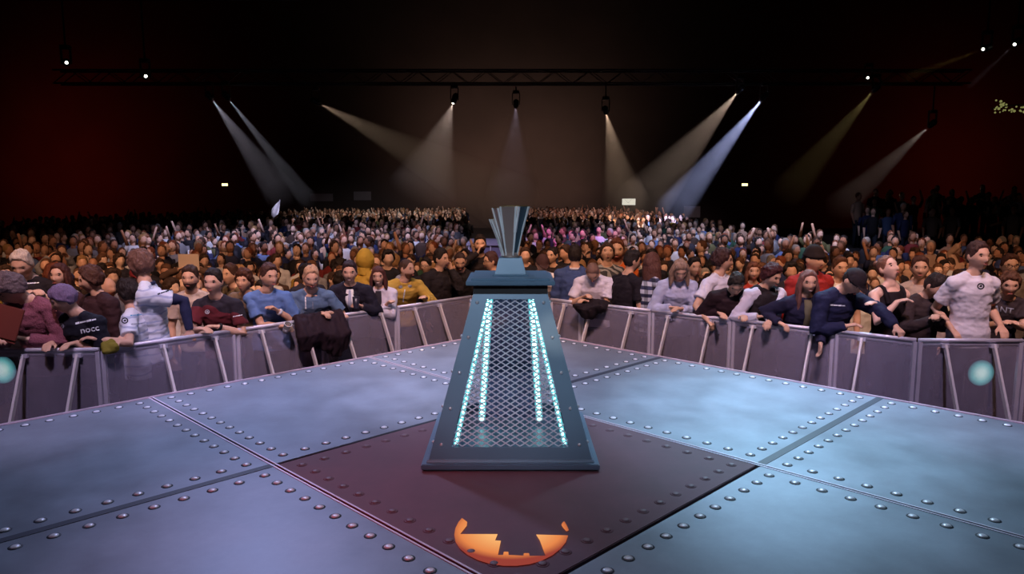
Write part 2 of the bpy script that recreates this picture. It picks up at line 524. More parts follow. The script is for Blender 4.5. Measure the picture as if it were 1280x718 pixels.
def person(label, feet, H=1.78, lean=0.04, yaw=0.0, hyaw=0.0, hpitch=0.0, hroll=0.0, female=False, build=1.0,
           skin=(205, 160, 135), hair='short', hairc=(60, 42, 32), top=(60, 60, 70), topmat='cloth', sleeve='short', sleevec=None, sleevemat=None,
           legs=(32, 34, 46), hands=(None, None), curl=(0.35, 0.35), hdir=(None, None), hn=(None, None), pole=(None, None),
           extras=(), voxel=0.009, group=None, shoes=True, name='person', smile=False, seed=0.0, root=None):
    """hands: world targets for the wrist of the right and the left hand."""
    S = skeleton(H, lean, yaw, feet, build, female)
    k = S['k']; F, Rt = S['F'], S['R']
    if root is None:
        root = empty(name, feet)
        tag(root, label, 'person', group)
    O = Vector(feet)
    T, hc, hf, hr, hu = head_frame(S, hyaw, hpitch, hroll, lean)
    sp, fr, ups = S['spine'], S['fronts'], S['ups']
    rx = [0.150, 0.160, 0.138, 0.150, 0.168, 0.135, 0.058, 0.052]
    ry = [0.095, 0.108, 0.095, 0.108, 0.116, 0.088, 0.056, 0.050]
    if female:
        rx = [0.155, 0.165, 0.122, 0.132, 0.146, 0.115, 0.048, 0.045]
        ry = [0.098, 0.110, 0.088, 0.104, 0.116, 0.078, 0.048, 0.046]
    # ---- arms
    arms = []
    for i, (sh, sgn) in enumerate(((S['shR'], 1), (S['shL'], -1))):
        tgt = hands[i]
        if tgt is None:
            tgt = sh + Vector((0, 0, -0.54 * k)) + Rt * sgn * 0.05 * k + F * 0.05 * k
        pl = pole[i] if pole[i] is not None else (Rt * sgn * 0.7 - UP * 0.6 - F * 0.45)
        E, W = ik(sh, Vector(tgt), 0.295 * k, 0.255 * k, Vector(pl))
        f = (W - E).normalized()
        if hdir[i] is not None: f = (f * 0.3 + Vector(hdir[i]).normalized() * 0.7).normalized()
        n = Vector(hn[i]) if hn[i] is not None else (Vector((0, 0, -1)) if abs(f.z) < 0.75 else -Rt * sgn)
        arms.append((sh, E, W, f, n, sgn))
    body = MB()
    loft(body, [(p, Rt, f_, a * k * build * 0.93, b * k * build * 0.9) for p, f_, a, b in zip(sp, fr, rx, ry)])
    nk = [sp[6], sp[6] * 0.5 + (hc - hu * 0.075 * k) * 0.5, hc - hu * 0.055 * k - hf * 0.012 * k]
    loft(body, [(p, hr, hf, r_ * k, r_ * k) for p, r_ in zip(nk, (0.060, 0.054, 0.052) if not female else (0.052, 0.046, 0.045))], 14)
    head_shell(body, T, female)
    for sg in (-1, 1):
        body.ball(T @ Vector((sg * 0.081, -0.008, -0.004)), (0.010 * k, 0.020 * k, 0.031 * k), 10, 8, T.to_3x3().normalized())
    leg_pts = []
    for sg in (1, -1):
        hp = S['hip'] + Rt * sg * 0.088 * k - UP * 0.04 * k
        ft = O + Rt * sg * 0.12 * k + UP * 0.08 * k
        kn = (hp * 0.5 + ft * 0.5) + F * 0.03 * k
        leg_pts.append((hp, kn, ft))
        body.tube([hp, hp * 0.5 + kn * 0.5, kn, kn * 0.6 + ft * 0.4, ft], [0.082 * k, 0.072 * k, 0.054 * k, 0.053 * k, 0.036 * k], 12)
    for sh, E, W, f, n, sgn in arms:
        slim = 0.88 if female else 1.0
        body.ball(sh, (0.056 * k * slim,) * 3, 12, 8)
        body.tube([sp[6] + ups[6] * 0.035 * k + (sh - sp[5]) * 0.12, sp[6] * 0.55 + sh * 0.45 + ups[6] * 0.012 * k, sh + ups[6] * 0.01 * k], [0.036 * k, 0.040 * k, 0.042 * k], 12)
        body.tube([sp[5] * 0.5 + sh * 0.5, sh, sh * 0.6 + E * 0.4, E, E * 0.65 + W * 0.35, W * 0.85 + E * 0.15, W], [0.06 * k * slim, 0.054 * k * slim, 0.049 * k * slim, 0.039 * k * slim, 0.041 * k * slim, 0.029 * k * slim, 0.026 * k * slim], 14)
        hand(body, W, f, n, sgn, curl[0 if sgn > 0 else 1], k * (0.93 if female else 1.0))
    me = remesh(body, voxel, 2)
    me.transform(Matrix.Translation(-O))
    bo = finish(me, 'body', M['skin'], root, skin)
    # ---- face details
    if voxel < 0.012:
        T3 = T.to_3x3().normalized()
        for sg in (-1, 1):
            e = MB(); y_ = head_point(Vector((sg * 0.42, 0.9, 0.1)).normalized(), female).y
            e.ball(T @ Vector((sg * 0.031, y_ * 1.0 + 0.0005, 0.010)), (0.0140 * k, 0.0075 * k, 0.0062 * k), 10, 6, T3)
            e.build('eye', M['eye'], root, O, True)
            e = MB(); e.ball(T @ Vector((sg * 0.032, y_ * 1.0 + 0.003, 0.030)), (0.023 * k, 0.0095 * k, 0.0062 * k), 10, 6, T3)
            ob = e.build('eyebrow', M['hair'], root, O, True); ob.color = lin(tuple(c * 0.6 for c in hairc))
        e = MB(); e.ball(T @ Vector((0, 0.0985 if not female else 0.0940, -0.062)), (0.024 * k, 0.008 * k, 0.0065 * k), 12, 6, T3)
        e.build('lips', M['lips'], root, O, True)
        if smile:
            e = MB(); e.ball(T @ Vector((0, 0.1025 if not female else 0.098, -0.0615)), (0.017 * k, 0.006 * k, 0.0038 * k), 12, 6, T3)
            e.build('teeth', M['teeth'], root, O, True)
    # ---- hair
    hats = [e for e in extras if e[0] in ('cap', 'beanie', 'hood_up')]
    if hair != 'bald':
        hb = MB()
        st = 'buzz' if hats and hair in ('short', 'fluffy') else hair
        head_shell(hb, T, female, 44, 34, hair_fn(st, female, seed))
        if hair in ('long', 'bob'):
            ln = 0.27 if hair == 'long' else 0.12
            for a_ in range(-7, 8):
                aa = a_ / 7 * 1.95
                x0, y0 = math.sin(aa) * 0.082, -math.cos(aa) * 0.082
                l_ = ln * (1 + 0.12 * math.sin(a_ * 2.3 + seed)) * (0.9 if abs(a_) > 5 else 1)
                p0 = T @ Vector((x0 * 0.9, y0 * 0.95, 0.03)); p1 = T @ Vector((x0 * 1.12, y0 * 1.05, -0.05))
                down = (UP * -0.8 - hu * 0.35).normalized()
                p2 = p1 + down * l_ * 0.55 * k; p3 = p2 + down * l_ * 0.45 * k + (T.to_3x3() @ Vector((x0, y0, 0))) * 0.12
                hb.tube([p0, p1, p2, p3], [0.020 * k, 0.024 * k, 0.022 * k, 0.010 * k], 8)
        if hair == 'bun':
            hb.ball(T @ Vector((0, -0.10, 0.07)), (0.035 * k, 0.035 * k, 0.035 * k))
        me = remesh(hb, max(0.006, voxel * 0.75), 1)
        fold(me, 0.006 * k if hair in ('curly', 'fluffy', 'long', 'bob') else 0.003 * k, 34 if hair == 'curly' else 26, seed, 0.5 if hair != 'curly' else 1)
        me.transform(Matrix.Translation(-O))
        finish(me, 'hair', M['hair'], root, hairc)
    # ---- shirt
    sb = MB()
    ease = {'tank': 0.006, 'short': 0.016, 'long': 0.018, 'bulky': 0.030}.get(sleeve, 0.016)
    g = ease * k
    secs = []
    hem = sp[0] - ups[0] * (0.03 if sleeve != 'tank' else 0.0) * k
    cs = [hem] + sp[1:6]
    rr = rx[0:6]; yy = ry[0:6]
    for i, (p, f_) in enumerate(zip(cs, fr[0:6])):
        flare = (1.16, 1.10, 1.08, 1.04, 1.02, 1.0)[i]
        secs.append((p, Rt, f_, rr[i] * k * build * flare + g, yy[i] * k * build * flare + g))
    if sleeve == 'tank':
        # bare shoulders: the top narrows to the base of the neck
        secs[-1] = (sp[5] + ups[5] * 0.012 * k, Rt, fr[5], rx[5] * k * build * 0.80, ry[5] * k * 1.05 + g)
        secs[-2] = (secs[-2][0], Rt, fr[4], secs[-2][3] * 0.93, secs[-2][4] + 0.004 * k)
        loft(sb, secs, 22)
        for sg in (1, -1):
            c_ = sp[5] + Rt * sg * 0.088 * k
            sb.tube([sp[4] + Rt * sg * 0.08 * k + fr[4] * ry[4] * 0.98 * k, c_ + fr[5] * 0.078 * k + ups[5] * 0.0 * k, c_ + fr[5] * 0.045 * k + ups[5] * 0.042 * k, c_ + ups[5] * 0.052 * k, c_ - fr[5] * 0.05 * k + ups[5] * 0.03 * k, sp[4] + Rt * sg * 0.08 * k - fr[4] * ry[4] * 0.95 * k], 0.019 * k, 8)
    else:
        top_r = 0.072 if not female else 0.064
        secs.append((sp[5] * 0.45 + sp[6] * 0.55, Rt, fr[6], (top_r + 0.012) * k, top_r * k))
        secs.append((sp[6] + ups[6] * (0.0 if sleeve != 'bulky' else 0.015) * k, Rt, fr[6], top_r * k * 0.86, top_r * k * 0.86))
        loft(sb, secs, 22)
    slb = MB() if (sleevec is not None or sleevemat is not None) else sb
    if sleeve != 'tank':
        for sh, E, W, f, n, sgn in arms:
            q = sp[5] * 0.55 + sh * 0.45
            sl = 0.9 if female else 1.0
            if sleeve == 'short':
                e1 = sh * 0.32 + E * 0.68
                slb.tube([q, sh, sh * 0.6 + E * 0.4, e1], [(0.062 * sl + ease) * k, (0.056 * sl + ease) * k, (0.053 * sl + ease) * k, (0.054 * sl + ease * 1.3) * k], 16)
            else:
                w1 = W * 0.97 + E * 0.03
                ee = ease
                slb.tube([q, sh, sh * 0.6 + E * 0.4, E, E * 0.65 + W * 0.35, W * 0.85 + E * 0.15, w1],
                         [(0.062 * sl + ee) * k, (0.055 * sl + ee) * k, (0.047 * sl + ee) * k, (0.042 * sl + ee * 0.9) * k, (0.040 * sl + ee * 0.8) * k, (0.032 * sl + ee * 0.6) * k, (0.030 * sl + ee * 0.5) * k], 16)
            sb.tube([sp[6] * 0.75 + sh * 0.25 + ups[6] * 0.012 * k, sp[6] * 0.5 + sh * 0.5 + ups[6] * 0.008 * k, sh + ups[6] * 0.006 * k], [(0.036 + ease) * k, (0.038 + ease) * k, (0.040 + ease) * k], 12)
            slb.ball(sh, ((0.056 * sl + ease) * k,) * 3, 12, 8)
    me = remesh(sb, voxel, 2)
    if voxel < 0.012 or True: fold(me, (0.009 if sleeve != 'tank' else 0.003) * k, 11, seed + 2, 1.5)
    me.transform(Matrix.Translation(-O))
    nm = {'tank': 'tank_top', 'short': 'shirt', 'long': 'jumper', 'bulky': 'jacket'}[sleeve]
    so = finish(me, nm, M[topmat], root, top)
    if slb is not sb:
        me = remesh(slb, voxel, 2); fold(me, 0.007 * k, 16, seed + 5, 1.2)
        me.transform(Matrix.Translation(-O))
        # a hair wider than the shirt at the shoulder so that the seam reads
        finish(me, 'sleeves', M[sleevemat or topmat], root, sleevec or top)
    # ---- trousers
    tb = MB()
    loft(tb, [(sp[0] - UP * 0.06 * k, Rt, F, 0.158 * k * build, 0.106 * k * build), (sp[0], Rt, F, 0.164 * k * build, 0.11 * k * build), (sp[1], Rt, fr[1], 0.168 * k * build, 0.116 * k * build), (sp[1] + ups[1] * 0.04 * k, Rt, fr[1], 0.158 * k * build, 0.11 * k * build)], 18)
    for hp, kn, ft in leg_pts:
        tb.tube([hp, hp * 0.5 + kn * 0.5, kn, kn * 0.6 + ft * 0.4, ft - UP * 0.02 * k], [0.094 * k, 0.086 * k, 0.069 * k, 0.066 * k, 0.056 * k], 14)
    me = remesh(tb, max(0.014, voxel), 2); fold(me, 0.008 * k, 10, seed + 4)
    me.transform(Matrix.Translation(-O))
    finish(me, 'trousers', M['cloth'], root, legs)
    if shoes:
        for hp, kn, ft in leg_pts:
            e = MB()
            c = Vector((ft.x, ft.y, O.z))
            loft(e, [(c + F * y_ * k + UP * z_ * k, Rt, UP, w * k, h_ * k) for y_, z_, w, h_ in ((-0.085, 0.045, 0.022, 0.030), (-0.06, 0.045, 0.038, 0.045), (0.0, 0.045, 0.042, 0.045), (0.08, 0.035, 0.047, 0.035), (0.15, 0.027, 0.042, 0.027), (0.185, 0.022, 0.02, 0.016))], 12)
            e.build('shoe', M['shoe'], root, O, True)
    # ---- extras
    info = dict(root=root, O=O, T=T, S=S, arms=arms, k=k, shirt=so, body=bo, hc=hc, hf=hf, hr=hr, hu=hu)
    for e in extras:
        extra(info, e, female, seed, voxel)
    return info

def extra(I, e, female, seed, voxel):
    kind = e[0]; T, k, O, root = I['T'], I['k'], I['O'], I['root']
    T3 = T.to_3x3().normalized()
    S = I['S']; sp, fr, ups, Rt, F = S['spine'], S['fronts'], S['ups'], S['R'], S['F']
    if kind == 'beard':
        def fn(d, p):
            x, y, z = d
            m = smoothstep(-0.28, -0.42, z) * smoothstep(0.05, 0.3, y) * (1 - smoothstep(0.92, 0.7, z * -1) * 0)
            mouth = math.exp(-(p.x / 0.02) ** 2 - ((p.z + 0.062) / 0.008) ** 2)
            return p.normalized() * (p.length * (0.93 + 0.07 * m) + 0.007 * m * (1 - 1.2 * mouth))
        b = MB(); head_shell(b, T, female, 40, 30, fn)
        me = remesh(b, 0.006, 1); me.transform(Matrix.Translation(-O))
        finish(me, 'beard', M['hair'], root, e[1])
    elif kind in ('beanie', 'cap'):
        def fn(d, p):
            x, y, z = d
            m = smoothstep(0.16, 0.22, z + 0.06 * y)
            ext = 0.020 if kind == 'beanie' else 0.017
            q = p.normalized() * (p.length * (0.88 + 0.12 * m) + (ext + 0.018 * smoothstep(0.5, 1, z) * (kind == 'beanie')) * m)
            return q
        b = MB(); head_shell(b, T, female, 40, 30, fn)
        if kind == 'cap':
            secs = []
            for i in range(6):
                t = i / 5
                secs.append((T @ Vector((0, 0.075 + 0.085 * t, 0.042 - 0.018 * t)), T3 @ Vector((1, 0, 0)), T3 @ Vector((0, 0, 1)), 0.068 * k * math.sqrt(max(0.05, 1 - (t * 0.9) ** 2)), 0.005 * k))
            loft(b, secs, 14)
        me = remesh(b, 0.006, 2); me.transform(Matrix.Translation(-O))
        finish(me, kind, M['cloth'], root, e[1])
    elif kind == 'hood_up':
        def fn(d, p):
            x, y, z = d
            face = smoothstep(0.55, 0.8, y) * smoothstep(1.0, 0.6, abs(z + 0.1))
            m = 1 - face
            return p.normalized() * (p.length * (0.85 + 0.15 * m) + 0.030 * m) + Vector((0, -0.01, 0.012 * max(0, z)))
        b = MB(); head_shell(b, T, female, 40, 30, fn)
        nkp = sp[6]
        loft(b, [(nkp - ups[6] * 0.02 * k, Rt, fr[6], 0.10 * k, 0.09 * k), (nkp + ups[6] * 0.06 * k - fr[6] * 0.01 * k, Rt, fr[6], 0.085 * k, 0.078 * k)], 16)
        me = remesh(b, 0.009, 2); fold(me, 0.006, 14, seed); me.transform(Matrix.Translation(-O))
        finish(me, 'hood', M['cloth'], root, e[1])
    elif kind == 'hood':
        b = MB()
        c = sp[6] - ups[6] * 0.005 * k
        pts = [c + Rt * 0.085 * k * math.cos(a) + fr[6] * (0.075 * math.sin(a)) * k - ups[6] * 0.035 * k * math.sin(a) for a in [R(x) for x in range(-250, 71, 20)]]
        b.tube(pts, [0.016 * k] + [0.032 * k] * (len(pts) - 2) + [0.012 * k], 10)
        b.ball(c - fr[6] * 0.09 * k - ups[6] * 0.02 * k, (0.09 * k, 0.045 * k, 0.07 * k), 14, 10, Matrix((Rt, fr[6], ups[6])).transposed())
        me = remesh(b, 0.009, 2); fold(me, 0.006, 16, seed); me.transform(Matrix.Translation(-O))
        finish(me, 'hood', M['cloth'], root, e[1])
    elif kind == 'collar':
        b = MB()
        c = sp[6] + ups[6] * 0.005 * k
        pts = [c + Rt * 0.066 * k * math.cos(a) + fr[6] * (0.064 * math.sin(a)) * k - ups[6] * 0.028 * k * max(0, math.sin(a)) for a in [R(x) for x in range(-245, 66, 20)]]
        b.tube(pts, 0.015 * k, 8)
        b.build('collar', M['cloth'], root, O, True).color = lin(e[1])
    elif kind == 'suit_front':
        # shirt front between the lapels with a tie
        b = MB()
        d0 = sp[6] + fr[6] * 0.068 * k - ups[6] * 0.01 * k
        cpts = [(d0, 0.040), (sp[5] * 0.5 + sp[4] * 0.5 + fr[5] * 0.140 * k, 0.052), (sp[4] + fr[4] * 0.154 * k, 0.042), (sp[3] + fr[3] * 0.146 * k, 0.016)]
        loft(b, [(c, Rt, f_, w * k, 0.014 * k) for (c, w), f_ in zip(cpts, (fr[6], fr[5], fr[4], fr[3]))], 12)
        b.build('dress_shirt', M['cloth'], root, O, True).color = lin((225, 222, 225))
        if e[1] is not None:
            b = MB()
            loft(b, [(c + f_ * 0.013 * k, Rt, f_, w, 0.006 * k) for (c, _), f_, w in zip(cpts, (fr[6], fr[5], fr[4], fr[3]), (0.012, 0.016, 0.022, 0.01))], 10)
            b.build('tie', M['cloth'], root, O, True).color = lin(e[1])
    elif kind == 'inner':
        b = MB()
        cpts = [(sp[6] + fr[6] * 0.066 * k, 0.036), (sp[5] * 0.5 + sp[4] * 0.5 + fr[5] * 0.140 * k, 0.045), (sp[4] + fr[4] * 0.154 * k, 0.038), (sp[3] + fr[3] * 0.146 * k, 0.032), (sp[2] + fr[2] * 0.132 * k, 0.03)]
        loft(b, [(c, Rt, f_, w * k, 0.014 * k) for (c, w), f_ in zip(cpts, (fr[6], fr[5], fr[4], fr[3], fr[2]))], 12)
        b.build('undershirt', M['cloth'], root, O, True).color = lin(e[1])
    elif kind == 'glasses':
        b = MB()
        for sg in (-1, 1):
            pts = [T @ Vector((sg * 0.032 + 0.024 * math.cos(a), 0.101, 0.008 + 0.018 * math.sin(a))) for a in [R(x) for x in range(0, 361, 30)]]
            b.tube(pts, 0.0025 * k, 6, False)
            b.tube([T @ Vector((sg * 0.056, 0.092, 0.012)), T @ Vector((sg * 0.084, 0.03, 0.012)), T @ Vector((sg * 0.085, -0.01, 0.008))], 0.0025 * k, 6)
        b.tube([T @ Vector((-0.009, 0.105, 0.012)), T @ Vector((0.009, 0.105, 0.012))], 0.0025 * k, 6)
        b.build('glasses', M['black'], root, O)
    elif kind == 'undersleeve':
        sh, E, W, f, n, sgn = I['arms'][e[1]]
        b = MB(); b.tube([sh * 0.5 + E * 0.5, sh * 0.2 + E * 0.8, E, E * 0.65 + W * 0.35, W * 0.85 + E * 0.15, W], [0.053 * k, 0.048 * k, 0.045 * k, 0.046 * k, 0.035 * k, 0.032 * k], 16)
        me = remesh(b, 0.008, 2); fold(me, 0.004, 22, seed); me.transform(Matrix.Translation(-O))
        finish(me, 'undersleeve', M['cloth'], root, e[2])
    elif kind == 'watch':
        sh, E, W, f, n, sgn = I['arms'][e[1]]
        b = MB(); dd = (W - E).normalized(); c = W * 0.93 + E * 0.07
        b.tube([c - dd * 0.012 * k, c + dd * 0.012 * k], (0.036 + (e[3] if len(e) > 3 else 0)) * k, 14)
        b.build('wristband', M['cloth'], root, O, True).color = lin(e[2])
    elif kind == 'print':
        # ('print', mode, text or shape, (x, z) on the torso or sleeve side, size, material, orient)
        _, text, where, size, matn = e[:5]
        put_print(I, text, where, size, matn, root, O)

def text_mesh(text, size):
    cu = bpy.data.curves.new('lettering', 'FONT'); cu.body = text; cu.size = size; cu.align_x = 'CENTER'; cu.align_y = 'CENTER'; cu.resolution_u = 2; cu.offset = size * 0.02
    o = bpy.data.objects.new('scratch', cu); COL.objects.link(o)
    dg = bpy.context.evaluated_depsgraph_get()
    me = bpy.data.meshes.new_from_object(o.evaluated_get(dg), depsgraph=dg)
    bpy.data.objects.remove(o); bpy.data.curves.remove(cu)
    return me

def emblem_mesh(size):
    b = MB(); n = 20
    ring = []
    for k in range(n):
        a = 2 * PI * k / n
        ring.append((math.cos(a) * size, math.sin(a) * size, 0))
    inner = [(x * 0.62, y * 0.62, 0) for x, y, _ in ring]
    b.add(ring + inner, [(k, (k + 1) % n, n + (k + 1) % n, n + k) for k in range(n)])
    b.add([(-size * 0.45, -size * 0.12, 0), (size * 0.1, -size * 0.4, 0), (size * 0.5, size * 0.15, 0), (-size * 0.05, size * 0.42, 0)], [(0, 1, 2, 3)])
    return b.mesh('emblem')

def bar_mesh(size):
    # a worn strip whose letters cannot be read
    b = MB(); x = -size * 1.3
    for w, h, g in ((0.5, 0.30, 0.06), (0.8, 0.24, 0.05), (0.6, 0.32, 0.07), (0.55, 0.22, 0)):
        b.add([(x, -h * size / 2, 0), (x + w * size, -h * size / 2 + 0.1 * size * h, 0), (x + w * size, h * size / 2, 0), (x, h * size / 2 - 0.08 * size * h, 0)], [(0, 1, 2, 3)])
        x += (w + g) * size
    return b.mesh('strip')

def put_print(I, text, where, size, matn, root, O):
    """where: (pixel x, pixel y, roll) seen from the stage; the print is laid on the cloth there."""
    px, py, roll = where
    me = emblem_mesh(size) if text == '@' else bar_mesh(size) if text == '#' else text_mesh(text, size)
    sh = I['shirt']
    vs = [v.co + O for v in sh.data.vertices]
    bvh = BVHTree.FromPolygons(vs, [tuple(p.vertices) for p in sh.data.polygons])
    src = Vector((0, 0, EYE)); d = ray(px, py).normalized()
    hit = bvh.ray_cast(src, d)
    if hit[0] is None:
        bpy.data.meshes.remove(me); return
    c = hit[0]
    x = d.cross(UP).normalized(); y = x.cross(d)
    x, y = x * math.cos(roll) + y * math.sin(roll), y * math.cos(roll) - x * math.sin(roll)
    bm = bmesh.new(); bm.from_mesh(me)
    if text != '@' : bmesh.ops.triangulate(bm, faces=bm.faces)
    bmesh.ops.subdivide_edges(bm, edges=[e for e in bm.edges if e.calc_length() > 0.015], cuts=1)
    ok = True
    for v in bm.verts:
        p = c + x * v.co.x + y * v.co.y
        h = bvh.ray_cast(p - d * 0.25, d, 0.45)
        q = h[0] if h[0] is not None else p
        v.co = q - d * 0.004 - O
    r = bmesh.ops.extrude_face_region(bm, geom=bm.faces[:])
    bmesh.ops.translate(bm, verts=[g for g in r['geom'] if isinstance(g, bmesh.types.BMVert)], vec=-d * 0.001)
    bmesh.ops.recalc_face_normals(bm, faces=bm.faces)
    bm.to_mesh(me); bm.free()
    me.name = {'@': 'emblem', '#': 'logo_strip'}.get(text, 'lettering')
    me.materials.append(M[matn])
    o = bpy.data.objects.new(me.name, me); link(o, root)
# ------------------------------------------------------------------ materials of the place
def plate_mat(name, rgb, rough=0.42, var=0.22, spec=0.5, metal=0.35, scr=0.5):
    """Painted steel plate: blotchy colour, fine scratches, uneven gloss."""
    m, nt, b = new_mat(name)
    N, L = nt.nodes, nt.links
    tc = N.new('ShaderNodeTexCoord')
    n1 = N.new('ShaderNodeTexNoise'); n1.inputs['Scale'].default_value = 2.2; n1.inputs['Detail'].default_value = 7; n1.inputs['Roughness'].default_value = 0.62
    L.new(tc.outputs['Object'], n1.inputs['Vector'])
    mr = N.new('ShaderNodeMapRange'); mr.inputs['From Min'].default_value = 0.3; mr.inputs['From Max'].default_value = 0.7
    mr.inputs['To Min'].default_value = 1 - var; mr.inputs['To Max'].default_value = 1 + var
    L.new(n1.outputs['Fac'], mr.inputs['Value'])
    mp = N.new('ShaderNodeMapping'); mp.inputs['Scale'].default_value = (6, 40, 1); mp.inputs['Rotation'].default_value = (0, 0, 0.5)
    L.new(tc.outputs['Object'], mp.inputs['Vector'])
    n2 = N.new('ShaderNodeTexNoise'); n2.inputs['Scale'].default_value = 3; n2.inputs['Detail'].default_value = 5
    L.new(mp.outputs['Vector'], n2.inputs['Vector'])
    r2 = N.new('ShaderNodeMapRange'); r2.inputs['From Min'].default_value = 0.62; r2.inputs['From Max'].default_value = 0.8
    r2.inputs['To Min'].default_value = 0; r2.inputs['To Max'].default_value = scr * 0.25
    L.new(n2.outputs['Fac'], r2.inputs['Value'])
    mul = N.new('ShaderNodeVectorMath'); mul.operation = 'SCALE'; mul.inputs[0].default_value = lin(rgb)[:3]
    ad = N.new('ShaderNodeMath'); ad.operation = 'ADD'
    L.new(mr.outputs['Result'], ad.inputs[0]); L.new(r2.outputs['Result'], ad.inputs[1])
    L.new(ad.outputs[0], mul.inputs['Scale'])
    L.new(mul.outputs['Vector'], b.inputs['Base Color'])
    r3 = N.new('ShaderNodeMapRange'); r3.inputs['To Min'].default_value = rough - 0.10; r3.inputs['To Max'].default_value = rough + 0.14
    L.new(n1.outputs['Fac'], r3.inputs['Value']); L.new(r3.outputs['Result'], b.inputs['Roughness'])
    b.inputs['Metallic'].default_value = metal; b.inputs['Specular IOR Level'].default_value = spec
    bp = N.new('ShaderNodeBump'); bp.inputs['Strength'].default_value = 0.12; bp.inputs['Distance'].default_value = 0.01
    L.new(n1.outputs['Fac'], bp.inputs['Height']); L.new(bp.outputs['Normal'], b.inputs['Normal'])
    return m

M['plate'] = plate_mat('plate_steel', (132, 140, 152))
M['plate_dark'] = plate_mat('plate_dark', (118, 88, 98), rough=0.62, var=0.15, spec=0.25, metal=0.0)
M['rivet'] = mat('rivet_steel', (232, 232, 240), 0.35, metal=0.15, var=0.05)
M['rivet_ring'] = mat('rivet_ring', (30, 34, 48), 0.6)
M['rivet_dark'] = mat('rivet_dark', (118, 90, 100), 0.5)
M['seam'] = mat('seam_black', (20, 20, 32), 0.5)
M['seam_band'] = mat('seam_band', (46, 50, 66), 0.5)
M['chrome'] = mat('seam_trim_steel', (235, 225, 240), 0.35, metal=0.2, var=0.05)
M['edge'] = mat('edge_trim', (214, 190, 204), 0.35, metal=0.2, var=0.05)
M['steel_blue'] = plate_mat('pedestal_steel', (104, 132, 154), rough=0.38, var=0.06, spec=0.5, metal=0.1, scr=0.1)
M['recess'] = mat('recess_black', (38, 36, 36), 0.6)
M['mesh_steel'] = mat('mesh_steel', (236, 232, 246), 0.3, metal=0.15, var=0.1)
M['led'] = emit_mat('led_cyan', (170, 246, 246), 4.5)
M['led_base'] = emit_mat('led_base', (110, 215, 225), 0.8)
M['bolt'] = mat('bolt_bright', (235, 238, 245), 0.2, metal=0.5, var=0.02)
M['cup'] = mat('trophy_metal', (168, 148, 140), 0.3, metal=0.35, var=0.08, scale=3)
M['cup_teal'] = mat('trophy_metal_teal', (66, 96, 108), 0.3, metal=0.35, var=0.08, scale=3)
M['cup_edge'] = mat('trophy_edge', (245, 248, 248), 0.2, metal=0.2, var=0.02)
M['cup_gold'] = mat('trophy_rim', (214, 184, 128), 0.25, metal=0.8, var=0.04)
M['alu'] = mat('barrier_aluminium', (206, 200, 214), 0.45, metal=0.35, var=0.1, scale=14)
M['strut'] = mat('barrier_strut', (216, 206, 206), 0.5, metal=0.2, var=0.1, scale=9)
M['wood'] = mat('barrier_step', (112, 80, 62), 0.7, var=0.25)
M['floor'] = mat('floor_dark', (52, 46, 48), 0.6, var=0.3, scale=1.0)
M['wall'] = mat('wall_dark', (60, 50, 50), 0.9, var=0.35, scale=0.35)
M['wall_red'] = mat('wall_dark_side', (70, 44, 42), 0.9, var=0.4, scale=0.4)
M['truss'] = mat('truss_black', (40, 38, 42), 0.5, metal=0.4)

def panel_mat():
    m, nt, b = new_mat('barrier_scrim')
    N, L = nt.nodes, nt.links
    b.inputs['Base Color'].default_value = lin((176, 166, 186)); b.inputs['Roughness'].default_value = 0.4
    b.inputs['Metallic'].default_value = 0.2
    tr = N.new('ShaderNodeBsdfTransparent'); mx = N.new('ShaderNodeMixShader')
    tc = N.new('ShaderNodeTexCoord'); n1 = N.new('ShaderNodeTexNoise'); n1.inputs['Scale'].default_value = 5
    L.new(tc.outputs['Object'], n1.inputs['Vector'])
    r = N.new('ShaderNodeMapRange'); r.inputs['To Min'].default_value = 0.28; r.inputs['To Max'].default_value = 0.50
    L.new(n1.outputs['Fac'], r.inputs['Value']); L.new(r.outputs['Result'], mx.inputs[0])
    L.new(b.outputs[0], mx.inputs[2]); L.new(tr.outputs[0], mx.inputs[1])
    L.new(mx.outputs[0], N['Material Output'].inputs[0])
    return m
M['scrim'] = panel_mat()

# ------------------------------------------------------------------ the stage: nine square plates turned 45 degrees
PL = 2.166
SCY = 4.43
CC = Vector((0.03, SCY, 0))
AX = Vector((math.sin(R(45)), math.cos(R(45)), 0))          # towards the rear right
AY = Vector((-math.cos(R(45)), math.sin(R(45)), 0))         # towards the rear left
def SP_(u, v, z=0.0): return CC + AX * u + AY * v + UP * z

